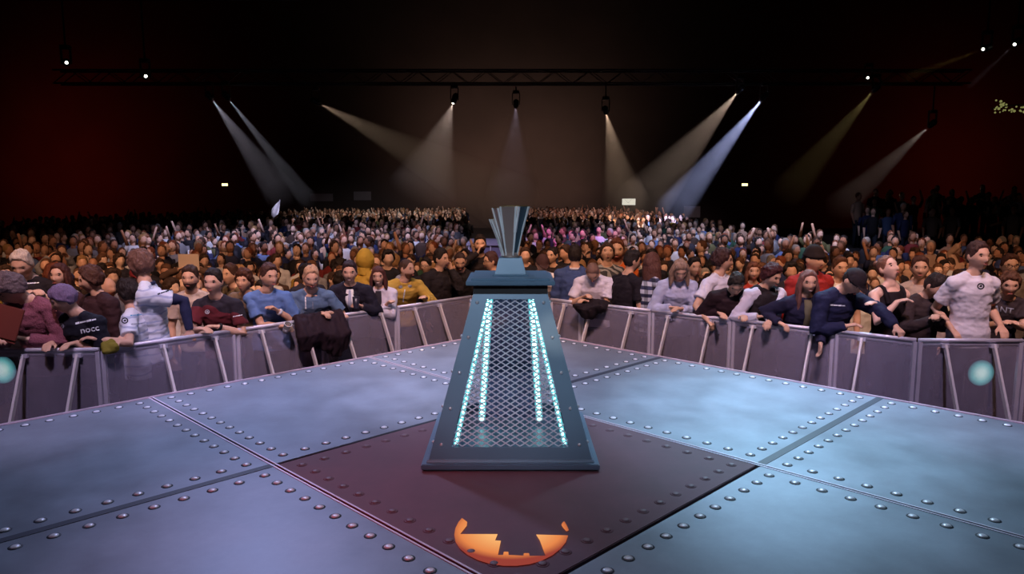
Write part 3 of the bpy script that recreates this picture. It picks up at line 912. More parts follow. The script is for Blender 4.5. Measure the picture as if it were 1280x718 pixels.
names = {(-1, -1): 'riveted blue-grey steel stage plate under the camera at the near corner',
         (0, -1): 'riveted blue-grey stage plate in front and to the right of the dark centre square',
         (-1, 0): 'riveted blue-grey stage plate in front and to the left of the dark centre square',
         (1, -1): 'shaded stage plate at the right corner under the white t-shirt man',
         (-1, 1): 'riveted stage plate at the left corner beside the barrier',
         (1, 0): 'brightly lit stage plate to the right behind the pedestal',
         (0, 1): 'riveted stage plate to the left behind the pedestal',
         (1, 1): 'farthest stage plate, pale, at the rear corner behind the pedestal',
         (0, 0): 'smooth dark maroon centre square of the stage under the pedestal'}
rivet_me = {}
for (i, j), lab in names.items():
    g = 0.012
    o = empty('stage_plate', SP_(i * PL, j * PL, -0.045), R(45))
    tag(o, lab, 'stage plate', 'steel plates of the stage')
    b = MB()
    hs = PL / 2 - g
    ext = hs
    b.prism([(-hs, -hs), (hs, -hs), (hs, hs), (-hs, hs)], 0.0, 0.045)
    b.build('plate', M['plate_dark' if (i, j) == (0, 0) else 'plate'], o, None, False, 0.004)
    # domed rivets round the edge, one pattern mesh
    b = MB(); n = 12; off = PL / 2 - 0.125
    dark = (i, j) == (0, 0)
    for q in range(4):
        a = q * PI / 2
        for t in range(n):
            w = -off + 2 * off * t / n
            x, y = (w * math.cos(a) - off * math.sin(a)), (w * math.sin(a) + off * math.cos(a))
            x += 0.004 * noise.noise(Vector((x * 9, y * 9, i * 3 + j)))
            r_ = 0.0235
            if rivet_me.get(dark) is not None:
                ro = bpy.data.objects.new('rivet', rivet_me[dark]); link(ro, o); ro.location = (x, y, 0); continue
            b.cur = 1
            b.lathe([(r_ + 0.009, 0.0452), (r_ + 0.008, 0.047), (r_ + 0.001, 0.0475), (r_ * 0.8, 0.0475)], (0, 0, 0), 14)
            b.cur = 0
            b.lathe([(r_, 0.046), (r_ * 0.96, 0.0485), (r_ * 0.80, 0.0515), (r_ * 0.5, 0.0538), (r_ * 0.2, 0.0545)], (0, 0, 0), 14)
            ro = b.build('rivet', [M['rivet_dark' if dark else 'rivet'], M['rivet_ring' if not dark else 'plate_dark']], o, None, True)
            ro.location = (x, y, 0); rivet_me[dark] = ro.data

# stage body below the plates
b = MB()
hs = PL * 1.5 + 0.01
b.prism([(-hs, -hs), (hs, -hs), (hs, hs), (-hs, hs)], -1.20, -0.046, Matrix.Translation(CC) @ Matrix.Rotation(R(45), 4, 'Z'))
tag(b.build('floor_stage_base', M['seam']), kind='structure')
# seam strips: bright double strips on the lines that run to the rear left, dark bands on the others
b = MB()
for s_ in (-0.5, 0.5):
    v = s_ * PL
    for lo, hi in ((-1.5, -0.5), (-0.5, 0.5), (0.5, 1.5)):
        if s_ == -0.5 and lo == -0.5: pass
        for d in (-0.014, 0.014):
            b.bar(SP_(v + d, lo * PL, -0.002) if False else SP_(v + d, lo * PL, 0.0015), SP_(v + d, hi * PL, 0.0015), 0.011, 0.004)
o = b.build('seam_trim', M['chrome'])
tag(o, 'thin bright steel strips along the stage seams that run to the rear left', 'trim', kind='structure'); o.name = 'trim_1'
b = MB()
for s_ in (-0.5, 0.5):
    v = s_ * PL
    for lo, hi in ((-1.5, -0.5), (0.5, 1.5)):
        b.bar(SP_(lo * PL, v, 0.001), SP_(hi * PL, v, 0.001), 0.055, 0.003)
o = b.build('trim_2', M['seam_band']); tag(o, kind='structure')
b = MB()
for a0, a1 in (((-hs, hs), (hs, hs)), ((hs, -hs), (hs, hs)), ((-hs, -hs), (-hs, hs)), ((-hs, -hs), (hs, -hs))):
    b.bar(SP_(*a0, -0.018), SP_(*a1, -0.018), 0.03, 0.05)
o = b.build('trim_3', M['edge'], None, None, False, 0.004); tag(o, kind='structure')
b = MB()
for a0, a1 in (((-hs, hs), (hs, hs)), ((hs, -hs), (hs, hs))):
    b.bar(SP_(a0[0] + 0.04 * (a0[0] > 0) , a0[1] + 0.04 * (a0[1] > 0), -0.09), SP_(a1[0] + 0.04, a1[1] + 0.04, -0.09), 0.03, 0.10)
o = b.build('trim_4', mat('edge_skirt', (92, 44, 50), 0.6)); tag(o, kind='structure')

# ------------------------------------------------------------------ orange patch of light on the centre plate, modelled as a thin glowing inlay
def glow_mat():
    m = bpy.data.materials.new('light_patch_glow'); m.use_nodes = True
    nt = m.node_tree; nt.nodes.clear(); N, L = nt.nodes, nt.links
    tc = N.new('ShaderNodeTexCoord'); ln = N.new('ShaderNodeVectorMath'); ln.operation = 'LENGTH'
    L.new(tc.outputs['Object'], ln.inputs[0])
    r = N.new('ShaderNodeValToRGB')  # ramp paints the light falling off from centre to rim
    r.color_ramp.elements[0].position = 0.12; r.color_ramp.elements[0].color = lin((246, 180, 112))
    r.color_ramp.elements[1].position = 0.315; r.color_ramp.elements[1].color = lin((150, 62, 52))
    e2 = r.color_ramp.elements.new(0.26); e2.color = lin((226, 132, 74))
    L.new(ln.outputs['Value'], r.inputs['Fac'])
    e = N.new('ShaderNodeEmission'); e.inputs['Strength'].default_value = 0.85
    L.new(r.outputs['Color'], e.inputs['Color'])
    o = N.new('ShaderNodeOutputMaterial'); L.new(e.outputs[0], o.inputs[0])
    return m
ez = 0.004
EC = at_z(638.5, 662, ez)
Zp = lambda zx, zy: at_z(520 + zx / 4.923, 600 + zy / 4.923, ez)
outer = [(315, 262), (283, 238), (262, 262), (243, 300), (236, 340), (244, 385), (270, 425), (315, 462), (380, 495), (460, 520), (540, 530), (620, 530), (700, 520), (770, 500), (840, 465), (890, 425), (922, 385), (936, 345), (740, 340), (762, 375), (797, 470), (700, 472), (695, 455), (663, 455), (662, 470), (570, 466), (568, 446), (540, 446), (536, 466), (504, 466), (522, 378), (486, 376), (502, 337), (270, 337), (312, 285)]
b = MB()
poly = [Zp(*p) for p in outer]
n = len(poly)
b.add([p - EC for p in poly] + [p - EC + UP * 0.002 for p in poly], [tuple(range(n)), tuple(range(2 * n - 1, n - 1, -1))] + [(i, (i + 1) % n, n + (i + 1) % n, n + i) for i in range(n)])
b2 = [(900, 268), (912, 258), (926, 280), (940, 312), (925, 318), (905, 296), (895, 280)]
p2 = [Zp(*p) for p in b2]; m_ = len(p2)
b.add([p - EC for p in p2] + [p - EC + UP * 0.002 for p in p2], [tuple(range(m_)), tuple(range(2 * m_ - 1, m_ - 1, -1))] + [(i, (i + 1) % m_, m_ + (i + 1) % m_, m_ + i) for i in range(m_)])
me = b.mesh('floor_light_patch')
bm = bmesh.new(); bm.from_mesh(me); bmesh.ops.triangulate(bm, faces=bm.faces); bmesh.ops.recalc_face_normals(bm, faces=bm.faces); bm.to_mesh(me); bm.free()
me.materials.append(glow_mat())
o = bpy.data.objects.new('floor_light_patch', me); link(o); o.location = EC
tag(o, 'orange half disc patch of light with a dark cup shape, painted on the centre plate', 'emblem')  # not a real emblem, only the painted patch of light

# ------------------------------------------------------------------ pedestal with LED strips and mesh
PX, PY = -0.01, 4.86
ped = empty('trophy_pedestal', (PX, PY, 0))
tag(ped, 'tapered steel pedestal with cyan light strips behind wire mesh, carrying the cup', 'pedestal')
zb, zt = 0.065, 1.062
hb_, ht_ = 0.505, 0.238
def side(z): return hb_ + (ht_ - hb_) * (z - zb) / (zt - zb)
b = MB()
b.box((0, 0, 0.0275), (1.10, 1.10, 0.035)); b.box((0, 0, 0.055), (1.05, 1.05, 0.02), taper=0.97)
b.build('base_plate', M['steel_blue'], ped, None, False, 0.006)
b = MB(); b.box((0, 0, 0.0055), (1.07, 1.07, 0.009)); b.build('foot', M['recess'], ped)
for q in range(4):
    Rz = Matrix.Rotation(q * PI / 2, 4, 'Z')
    def fp(x, z, d=0.0): return Rz @ Vector((x, -side(z) - d, z))
    z0, z1 = zb, zt
    oz0, oz1 = 0.135, 1.030
    ow = lambda z: 0.368 + (0.150 - 0.368) * (z - oz0) / (oz1 - oz0)
    b = MB()
    # outer trapezoid with its opening as a ring of eight points, given thickness
    ou = [(-side(z0), z0), (side(z0), z0), (side(z1), z1), (-side(z1), z1)]
    inn = [(-ow(oz0), oz0), (ow(oz0), oz0), (ow(oz1), oz1), (-ow(oz1), oz1)]
    vs = [fp(x, z, 0.0) for x, z in ou] + [fp(x, z, 0.0) for x, z in inn] + [fp(x * 0.985, z, -0.014) for x, z in ou] + [fp(x, z, -0.014) for x, z in inn]
    fs = []
    for i in range(4):
        j = (i + 1) % 4
        fs += [(i, j, 4 + j, 4 + i), (8 + j, 8 + i, 12 + i, 12 + j), (4 + i, 4 + j, 12 + j, 12 + i), (j, i, 8 + i, 8 + j)]
    b.add(vs, fs)
    fr_ = b.build('side_frame', M['steel_blue'], ped)
    # expanded metal
    b = MB()
    pw, ph = 0.060, 0.036
    H_ = oz1 - oz0
    ncell = int(H_ / ph)
    for sgn in (1, -1):
        for c in range(-40, 60):
            # line x = x0 + sgn * (z - oz0) * (pw / ph) / 1
            pts = []
            x0 = c * pw
            for t in range(0, ncell * 2 + 1):
                z = oz0 + H_ * t / (ncell * 2)
                x = x0 + sgn * (z - oz0) * pw / ph / 1.0
                if abs(x) <= ow(z) + 0.012: pts.append((x, z))
            if len(pts) >= 2:
                b.bar(fp(pts[0][0], pts[0][1], -0.020), fp(pts[-1][0], pts[-1][1], -0.020), 0.0045, 0.0070, UP)
    mo = b.build('wire_mesh', M['mesh_steel'], ped); mo['label'] = 'diamond steel mesh'
    for s_ in (-1, 1):
        for t in range(5):
            z = 0.15 + t * 0.215
            x = s_ * (side(z) - 0.040 - 0.014 * (1 - t / 4))
            bb = MB(); bb.ball(fp(x, z, 0.001), (0.0115, 0.0115, 0.0115), 10, 8)
            if q == 0 or True: bb.build('bolt', M['bolt'], ped, None, True)
# dark recessed neck, top plates, small plinth
b = MB(); b.box((0, 0, 1.092), (0.475, 0.475, 0.06)); b.build('neck', M['recess'], ped)
b = MB(); b.box((0, 0, 1.1345), (0.565, 0.565, 0.025)); b.build('top_plate', M['steel_blue'], ped, None, False, 0.004)
b = MB(); b.box((0, 0, 1.155), (0.50, 0.50, 0.016)); b.build('cap_plate', M['steel_blue'], ped, None, False, 0.003)
b = MB(); b.box((0, 0, 1.168), (0.235, 0.235, 0.010)); b.box((0, 0, 1.226), (0.205, 0.205, 0.106), taper=0.74); b.build('plinth', M['steel_blue'], ped, None, False, 0.003)
# LED strips along the inner corners
for sx in (-1, 1):
    for sy in (-1, 1):
        o_ = MB(); lb = MB()
        a0 = Vector((sx * 0.312, sy * (hb_ - 0.055), 0.14)); a1 = Vector((sx * 0.135, sy * (ht_ - 0.035), 1.03))
        if sy > 0: a0 = Vector((sx * 0.205, 0.16, 0.10)); a1 = Vector((sx * 0.140, 0.10, 1.03))
        if sy < 0: a0.x = sx * 0.342; a1.x = sx * 0.140
        o_.bar(a0, a1, 0.048 if sy > 0 else 0.030, 0.008, Vector((0, 1, 0)))
        tb_ = o_.build('light_tape', M['led_base'], ped)
        nL = 34
        for t in range(nL):
            p = a0.lerp(a1, (t + 0.5) / nL) + Vector((0, -0.009, 0))
            lb.box(p, ((0.028 if sy > 0 else 0.013), 0.006, 0.017))
        st = lb.build('light_strip', M['led'], tb_); st['label'] = 'glowing cyan light beads'
# mirror back plate inside the pedestal
b = MB(); b.add([(-0.2, 0.30, 0.08), (0.2, 0.30, 0.08), (0.13, 0.17, 1.03), (-0.13, 0.17, 1.03), (-0.2, 0.31, 0.08), (0.2, 0.31, 0.08), (0.13, 0.18, 1.03), (-0.13, 0.18, 1.03)],
                [(0, 1, 2, 3), (7, 6, 5, 4), (0, 4, 5, 1), (3, 2, 6, 7), (0, 3, 7, 4), (1, 5, 6, 2)])
b.build('back_panel', mat('inner_mirror', (120, 120, 150), 0.12, metal=0.9, var=0.1), ped)

# ------------------------------------------------------------------ the cup: tapering blades flaring out of the plinth
cup = empty('trophy_cup', (PX, PY, 1.280))
tag(cup, 'flared metal trophy cup of tall separate blades standing on the pedestal plinth', 'trophy')
b = MB(); b.lathe([(0.060, 0.0), (0.062, 0.006), (0.05, 0.012), (0.045, 0.03)], (0, 0, 0), 24); b.build('base', M['cup'], cup, None, True)
def blade(ang, wb, wt, rb, rt, h, mt, off=0.0):
    d = Vector((math.sin(ang), -math.cos(ang), 0)); s_ = Vector((math.cos(ang), math.sin(ang), 0))
    b = MB()
    vs = []
    for z, w, r_ in ((0.008, wb, rb), (h * 0.5, (wb * 0.52 + wt * 0.48), rb + (rt - rb) * 0.42), (h, wt, rt)):
        for x in (-1, 1):
            for t in (0, 1):
                vs.append(d * (r_ - t * 0.012) + s_ * (x * w / 2 + off * z / h) + UP * z)
    fs = []
    for L_ in (0, 4):
        i = L_
        fs += [(i, i + 2, i + 6, i + 4), (i + 1, i + 5, i + 7, i + 3), (i, i + 4, i + 5, i + 1), (i + 2, i + 3, i + 7, i + 6)]
    fs += [(0, 1, 3, 2), (8, 10, 11, 9)]
    b.add(vs, fs)
    bl = b.build('blade', M[mt], cup)
    for x in (-1, 1):
        e = MB()
        P_ = [d * (r_ + 0.002) + s_ * (x * (w / 2 + 0.002) + off * z / h) + UP * z for z, w, r_ in ((0.008, wb, rb), (h * 0.5, (wb * 0.52 + wt * 0.48), rb + (rt - rb) * 0.42), (h, wt, rt))]
        e.bar(P_[0], P_[1], 0.006, 0.010, d); e.bar(P_[1], P_[2], 0.011, 0.012, d)
        e.build('edge_trim', M['cup_edge'], bl)
    e = MB(); e.bar(d * (rt - 0.005) - s_ * (wt / 2 - off) + UP * (h + 0.003), d * (rt - 0.005) + s_ * (wt / 2 + off) + UP * (h + 0.003), 0.013, 0.005, UP); e.build('rim', M['cup_gold'], bl)
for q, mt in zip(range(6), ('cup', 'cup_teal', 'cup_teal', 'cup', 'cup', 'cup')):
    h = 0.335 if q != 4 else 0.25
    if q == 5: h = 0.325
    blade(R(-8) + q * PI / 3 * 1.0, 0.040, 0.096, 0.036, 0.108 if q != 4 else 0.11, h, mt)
blade(R(-75), 0.028, 0.045, 0.05, 0.135, 0.252, 'cup')

# ------------------------------------------------------------------ crowd barrier round the stage
RZ = 0.368
GF = -0.82            # floor level where the front row stands
HF = -1.20            # hall floor
K = 1.7 / 1.5
def rail_pt(px, py): return at_z(px, py, RZ)
RAIL = [Vector((x * K, y * K, RZ)) for x, y in ((-5.3, 5.40), (-3.15, 5.485), (-0.47, 8.37), (0.43, 8.15), (3.30, 5.84), (5.3, 5.80))]
def rail_y(px):
    """distance of the rail in that direction"""
    t = (px - 640.0) / (FOC * CP - 40 * SP)
    for a, b_ in zip(RAIL, RAIL[1:]):
        # x = t*y on a + s(b-a)
        dx, dy = b_.x - a.x, b_.y - a.y
        den = dx - t * dy
        if abs(den) < 1e-9: continue
        s = (t * a.y - a.x) / den
        if -1e-6 <= s <= 1 + 1e-6: return a.y + s * dy
    return RAIL[0].y
def on_seg(i, X): # point of rail segment i at x
    a, b_ = RAIL[i], RAIL[i + 1]
    s = (X - a.x) / (b_.x - a.x); return a + (b_ - a) * s

FACE = ['left end section', 'left slanting run', 'middle run behind the pedestal', 'right slanting run', 'right end section']
units = [(0, (-5.2, -4.85, -4.0), ([], [-4.6, -4.25])), (0, (-4.0, -3.15), ([-3.71, -3.31],)),
         (1, (-3.15, -2.41, -1.81, -1.21, -0.47), ([-2.84, -2.55], [-2.26, -1.96], [-1.67, -1.36], [-1.06, -0.82])),
         (2, (-0.47, 0.43), ([-0.25, 0.15],)),
         (3, (0.43, 0.76, 1.42, 2.08, 2.80, 3.30), ([0.60], [0.87, 1.25], [1.58, 1.92], [2.25, 2.66], [2.98])),
         (4, (3.30, 4.15, 5.0), ([3.51, 3.90], [4.35, 4.75]))]
places = {}
labs = iter(['outermost barrier panel past the mauve jumper person', 'barrier panel further out, under no one', 'barrier panel below the mauve jumper and purple hair',
             'barrier panel under the two white jerseys', 'barrier panel under the man in the dark red jersey', 'barrier panel behind the dark coat hung on the rail',
             'barrier panel between the white jacket woman and the pedestal', 'barrier panel hidden behind the pedestal',
             'narrow barrier panel just right of the pedestal', 'barrier panel with the black bag hanging over its rail', 'barrier panel under the plaid shirt and pale sweatshirt',
             'barrier panel under the leaning man in black', 'barrier panel under the long haired person in navy', 'barrier panel next to the corner with the fist over the rail',
             'barrier panel with the teal lamp, under the white t-shirt man', 'last barrier panel past the white t-shirt man'])
for seg, xs, struts in units:
    a, b_ = RAIL[seg], RAIL[seg + 1]
    d = (b_ - a); d.z = 0; d.normalize()
    nrm = Vector((d.y, -d.x, 0))           # towards the stage
    if nrm.y > 0: nrm = -nrm
    for (x0, x1), sx in zip(zip(xs, xs[1:]), struts):
        p0, p1 = on_seg(seg, x0 * K), on_seg(seg, x1 * K)
        o = empty('crowd_barrier', ((p0.x + p1.x) / 2, (p0.y + p1.y) / 2, GF))
        O = Vector(o.location)
        tag(o, 'grey metal ' + next(labs), 'barrier', 'crowd barrier sections round the stage')
        g0, g1 = p0 + d * 0.012, p1 - d * 0.012
        rr = MB(); rr.tube([g0 + UP * -0.012, g1 + UP * -0.012], 0.020, 12); rr.bar(g0 - UP * 0.045, g1 - UP * 0.045, 0.012, 0.05)
        rr.build('top_rail', M['alu'], o, O, True)
        low = GF + 0.30
        for z_, nm in ((low, 'lower_rail'),):
            r2 = MB(); r2.bar(Vector((g0.x, g0.y, z_)), Vector((g1.x, g1.y, z_)), 0.03, 0.035); r2.build(nm, M['alu'], o, O)
        pn = MB(); pn.bar(Vector((g0.x, g0.y, (RZ - 0.06 + low) / 2)) + nrm * 0.006, Vector((g1.x, g1.y, (RZ - 0.06 + low) / 2)) + nrm * 0.006, 0.004, RZ - 0.06 - low)
        pn.build('scrim_panel', M['scrim'], o, O)
        pn = MB(); pn.bar(Vector((g0.x, g0.y, (GF + 0.03 + low) / 2)), Vector((g1.x, g1.y, (GF + 0.03 + low) / 2)), 0.004, low - GF - 0.05)
        kp = pn.build('kick_panel', M['scrim'], o, O)
        for e in (g0, g1):
            ps = MB(); dd = d * (0.012 if e is g0 else -0.012)
            ps.bar(Vector((e.x, e.y, GF + 0.012)) + dd, Vector((e.x, e.y, RZ - 0.03)) + dd, 0.034, 0.034); ps.build('post', M['alu'], o, O)
        ft = MB(); ins = d * min(0.26, (g1 - g0).length * 0.3); cA, cB = Vector((g0.x, g0.y, GF + 0.006)) + nrm * 0.30 + ins, Vector((g1.x, g1.y, GF + 0.006)) + nrm * 0.30 - ins
        ft.bar(cA, cB, 0.60, 0.012, UP); ft.build('foot_plate', M['wood'], o, O)
        for X in sx:
            p = on_seg(seg, X * K)
            st = MB(); tp = p - UP * 0.05 + nrm * 0.03; bt = Vector((p.x, p.y, GF + 0.012)) + nrm * 0.56
            st.bar(tp, bt, 0.040, 0.022, d); st.build('strut', M['strut'], o, O)
            cl = MB(); cl.box(p - UP * 0.055 + nrm * 0.028, (0.07, 0.03, 0.035), Matrix((d, nrm, UP)).transposed()); cl.build('clamp', M['alu'], o, O)
            
# ------------------------------------------------------------------ hall
def slab(name, c, size, m):
    b = MB(); b.box(c, size); o = b.build(name, m); o['kind'] = 'structure'; return o
slab('floor_hall', (0, 29, HF - 0.05), (98, 70, 0.1), M['floor'])
# raised strip on which the front rows stand
b = MB()
outl = [(RAIL[i].x, RAIL[i].y) for i in range(6)]
off = [(-6.1, 8.6), (-4.3, 8.2), (-1.0, 11.4), (1.0, 11.4), (4.4, 8.6), (6.1, 8.6)]
inn_ = [(-6.0, 5.3), (-3.4, 5.55), (-0.45, 8.75), (0.4, 8.55), (3.5, 5.9), (6.0, 5.8)]
for (a0, a1, b0, b1) in zip(inn_, inn_[1:], off, off[1:]):
    b.prism([a0, a1, b1, b0], HF, GF - 0.001)
b.build('floor_front_strip', M['floor'])['kind'] = 'structure'
slab('floor_pit', (0, 4.4, HF + 0.002), (13, 9.5, 0.004), M['floor'])
WB = 62.0
slab('wall_back', (0, WB, 8), (98, 0.3, 20), M['wall'])
slab('wall_left', (-48, 29, 8), (0.3, 70, 20), M['wall_red'])
slab('wall_right', (48, 29, 8), (0.3, 70, 20), M['wall_red'])
slab('wall_rear_of_camera', (0, -5.9, 8), (98, 0.3, 20), M['wall'])
slab('ceiling', (0, 29, 17.6), (98, 70, 0.2), M['wall'])
def lamp_mat(z):
    m = bpy.data.materials.new('lamp_teal'); m.use_nodes = True; nt = m.node_tree; nt.nodes.clear(); N, L = nt.nodes, nt.links
    tc = N.new('ShaderNodeTexCoord'); sb = N.new('ShaderNodeVectorMath'); sb.operation = 'SUBTRACT'; sb.inputs[1].default_value = (0, -0.02, z)
    ln = N.new('ShaderNodeVectorMath'); ln.operation = 'LENGTH'; r = N.new('ShaderNodeValToRGB')
    L.new(tc.outputs['Object'], sb.inputs[0]); L.new(sb.outputs[0], ln.inputs[0]); L.new(ln.outputs['Value'], r.inputs['Fac'])
    r.color_ramp.elements[0].color = lin((215, 248, 246)); r.color_ramp.elements[0].position = 0.03
    r.color_ramp.elements[1].color = lin((20, 70, 90)); r.color_ramp.elements[1].position = 0.13
    e = r.color_ramp.elements.new(0.085); e.color = lin((120, 200, 205))
    em = N.new('ShaderNodeEmission'); o = N.new('ShaderNodeOutputMaterial'); em.inputs['Strength'].default_value = 1.0
    L.new(r.outputs['Color'], em.inputs['Color']); L.new(em.outputs[0], o.inputs[0]); return m
# ------------------------------------------------------------------ people at the barrier
BLACK = (24, 22, 28); NAVY = (30, 34, 62); WHITE = (222, 222, 230); SKIN = (214, 168, 146)
BR = (62, 42, 32); DBR = (34, 24, 22); BLOND = (170, 132, 92)
STYLE_LOG = []
def rh(px, dz=0.045, back=0.03):
    y = rail_y(px) + back
    return Vector(((px - 640) / (FOC * CP - 40 * SP) * y, y, RZ + dz))
def ph(px, py, dr):
    return at_y(px, py, rail_y(px) + dr)
def place(label, px, py, dr, H=None, floor=None, yaw=0, hyaw=0, hpitch=0, hroll=0, female=False, hands=(None, None), lean=None, **kw):
    H = H or (1.68 if female else 1.80)
    floor = GF if floor is None else floor
    hp = at_y(px, py, rail_y(px) + dr)
    yaw, hyaw, hpitch, hroll = R(yaw), R(hyaw), R(hpitch), R(hroll)
    H2, ln = solve(hp.z, floor, H, female, hpitch)
    if lean is None and abs(yaw) > R(60): lean = 5
    if lean is not None:
        ln = R(lean); H2 = H
        for _ in range(12): H2 *= (hp.z - floor) / unit_head(H2, ln, female, hpitch).z
    if lean is None and ln < R(20) and dr < 0.3:      # resting on the rail: the hips stay behind it
        for tryl in (20, 16, 12):
            ln = R(tryl); H2 = H
            for _ in range(12): H2 *= (hp.z - floor) / unit_head(H2, ln, female, hpitch).z
            if H2 < H * 1.09: break
    S = skeleton(H2, ln, yaw, Vector((0, 0, floor)), 1, female)
    T, c, *_ = head_frame(S, hyaw, hpitch, hroll, ln)
    feet = Vector((hp.x - c.x, hp.y - c.y, floor))
    STYLE_LOG.append((label[:30], round(H2, 2), round(math.degrees(ln)), round(c.z - hp.z, 2)))
    hd = []
    for h in hands:
        if h is None: hd.append(None)
        elif h[0] == 'r': hd.append(rh(*h[1:]))
        else: hd.append(ph(*h[1:]))
    return person(label, feet, H=H2, lean=ln, yaw=yaw, hyaw=hyaw, hpitch=hpitch, hroll=hroll, female=female, hands=hd, **kw)
G1 = 'people leaning on the barrier'
G2 = 'people standing just behind the front row'
fw = (Vector((0, -1, -0.25)), Vector((0, -1, -0.25)))

place('curly grey-brown haired person in mauve knitted jumper bowing over the rail with a folder', 14, 362, 0.10, yaw=-10, hyaw=-35, hpitch=42, hair='curly', hairc=(96, 80, 84),
      sleeve='bulky', topmat='knit', top=(128, 74, 88), hands=(('p', 2, 425, -0.04), ('p', 34, 424, 0.0)), curl=(0.6, 0.6), build=1.05, group=G1, seed=1)
place('person with lilac-grey dyed hair in a black jersey with white sleeve lettering', 80, 374, 0.06, yaw=-12, hyaw=-45, hpitch=25, hair='fringe', hairc=(122, 100, 132), top=(22, 22, 34),
      sleeve='short', hands=(('r', 62), ('r', 92)), hdir=fw, group=G1, seed=2, H=1.74,
      extras=(('print', '#', (107, 402, 0.15), 0.06, 'print_white'), ('print', 'nocc', (112, 412, 0.12), 0.075, 'print_white'), ('print', '@', (76, 408, 0), 0.025, 'print_grey')))
place('dark haired person in a white jersey turned away beside the tall white jersey', 160, 366, 0.34, yaw=-75, hyaw=-35, hpitch=5, hair='fluffy', hairc=DBR, topmat='white_jersey', top=WHITE, H=1.74,
      hands=(('r', 148), ('p', 122, 424, 0.05)), group=G1, seed=3,
      extras=(('print', '#', (170, 394, 0), 0.035, 'print_teal'), ('print', '#', (171, 405, 0), 0.035, 'print_grey'), ('print', '@', (156, 401, 0), 0.028, 'print_dark')))
place('tall man in a white jersey with a navy undersleeve, back turned, hand on the rail', 176, 332, 0.42, yaw=-70, hyaw=-50, hpitch=10, hair='fluffy', hairc=(104, 72, 60), topmat='white_jersey', top=WHITE, H=1.90,
      sleeve='short', hands=(None, ('r', 236)), pole=(None, Vector((1, 0.6, -0.2))), group=G1, seed=4, build=1.02,
      extras=(('collar', NAVY), ('undersleeve', 1, (34, 36, 66)), ('print', '#', (203, 357, 0.3), 0.05, 'print_dark'), ('print', '#', (206, 365, 0.3), 0.05, 'print_dark')))
place('dark haired man staring at the camera in a dark red and black jersey', 267, 353, 0.20, yaw=0, hyaw=-3, hpitch=4, hair='short', hairc=DBR, topmat='dark_red_jersey', top=(60, 20, 28),
      hands=(('r', 249), ('r', 272)), hdir=(Vector((1, -0.3, 0)), Vector((-1, -0.4, 0))), group=G1, seed=5,
      extras=(('print', '@', (259, 390, 0), 0.022, 'print_white'), ('print', '#', (297, 395, 0.15), 0.035, 'print_white'), ('watch', 1, (20, 20, 25))))
i7 = place('brown haired man in a bright blue t-shirt looking to his left, holding a clear cup', 336, 346, 0.22, yaw=12, hyaw=38, hpitch=6, hair='short', hairc=(72, 46, 40), top=(92, 122, 178),
      hands=(('p', 352, 408, -0.02), ('p', 348, 389, 0.12)), curl=(0.55, 0.5), group=G1, seed=6, extras=(('watch', 1, (200, 200, 210)),))
place('blond bearded man in a slate blue t-shirt with clasped hands over the rail', 389, 348, 0.16, yaw=14, hyaw=8, hpitch=14, hair='short', hairc=(190, 150, 118), top=(86, 108, 138), build=1.1,
      hands=(('p', 400, 393, 0.0), ('p', 411, 391, -0.02)), curl=(0.6, 0.6), hdir=(Vector((1, -0.5, 0)), Vector((-1, -0.5, 0))), group=G1, seed=7,
      extras=(('beard', (160, 108, 80)), ('print', '#', (382, 379, 1.57), 0.05, 'print_white'), ('print', '#', (391, 382, 1.57), 0.03, 'print_grey')))
i9 = place('smiling man in a dark suit jacket and white shirt with tie, holding a dark cup', 437, 341, 0.22, yaw=6, hyaw=2, hpitch=6, hair='short', hairc=(48, 32, 34), sleeve='bulky', top=(28, 24, 38),
      hands=(('p', 424, 394, 0.06), ('p', 452, 383, 0.02)), curl=(0.3, 0.75), group=G1, seed=8, smile=True, extras=(('suit_front', (172, 176, 200)),))
place('smiling woman with shoulder length brown hair in a white denim jacket, arms folded', 473, 346, 0.22, yaw=0, hyaw=2, hpitch=4, female=True, H=1.66, hair='bob', hairc=(82, 44, 38), sleeve='bulky', top=(208, 200, 212),
      hands=(('p', 483, 381, 0.03), ('p', 468, 384, 0.05)), curl=(0.5, 0.5), group=G1, seed=9, smile=True, extras=(('inner', (40, 36, 44)), ('collar', (208, 200, 212))))
place('bearded man in a yellow and grey hoodie looking away, arm stretched to the rail', 508, 337, 0.34, yaw=25, hyaw=40, hpitch=2, hair='buzz', hairc=(78, 52, 40), sleeve='bulky', top=(196, 158, 70), build=1.08,
      hands=(None, ('r', 533)), group=G1, seed=10, extras=(('beard', (112, 72, 52)), ('hood', (150, 150, 156)), ('print', '#', (505, 370, 1.4), 0.06, 'print_white')))
place('person hidden in a raised mustard hood behind the smiling couple', 457, 326, 1.15, yaw=150, hair='short', hairc=BR, sleeve='bulky', top=(190, 146, 50), group=G2, seed=11, extras=(('hood_up', (202, 160, 60)),))
place('dark haired man in a black jacket holding his hand to his chin', 551, 324, 0.45, yaw=45, hyaw=22, hpitch=4, hair='short', hairc=DBR, sleeve='bulky', top=(34, 26, 28), hands=(None, ('p', 564, 337, 0.33)), hdir=(None, Vector((-0.2, 0.1, 1))), pole=(None, Vector((0.6, -0.5, -1))),
      curl=(0.3, 0.6), group=G1, seed=12, build=1.05)
place('man looking down in a black top with white lettering, near the pedestal', 575, 327, 0.42, yaw=15, hyaw=-10, hpitch=24, hair='buzz', hairc=(58, 38, 34), sleeve='long', top=(30, 26, 30), group=G1, seed=13,
      extras=(('beard', (70, 44, 36)), ('print', '#', (573, 352, 0), 0.04, 'print_white')))
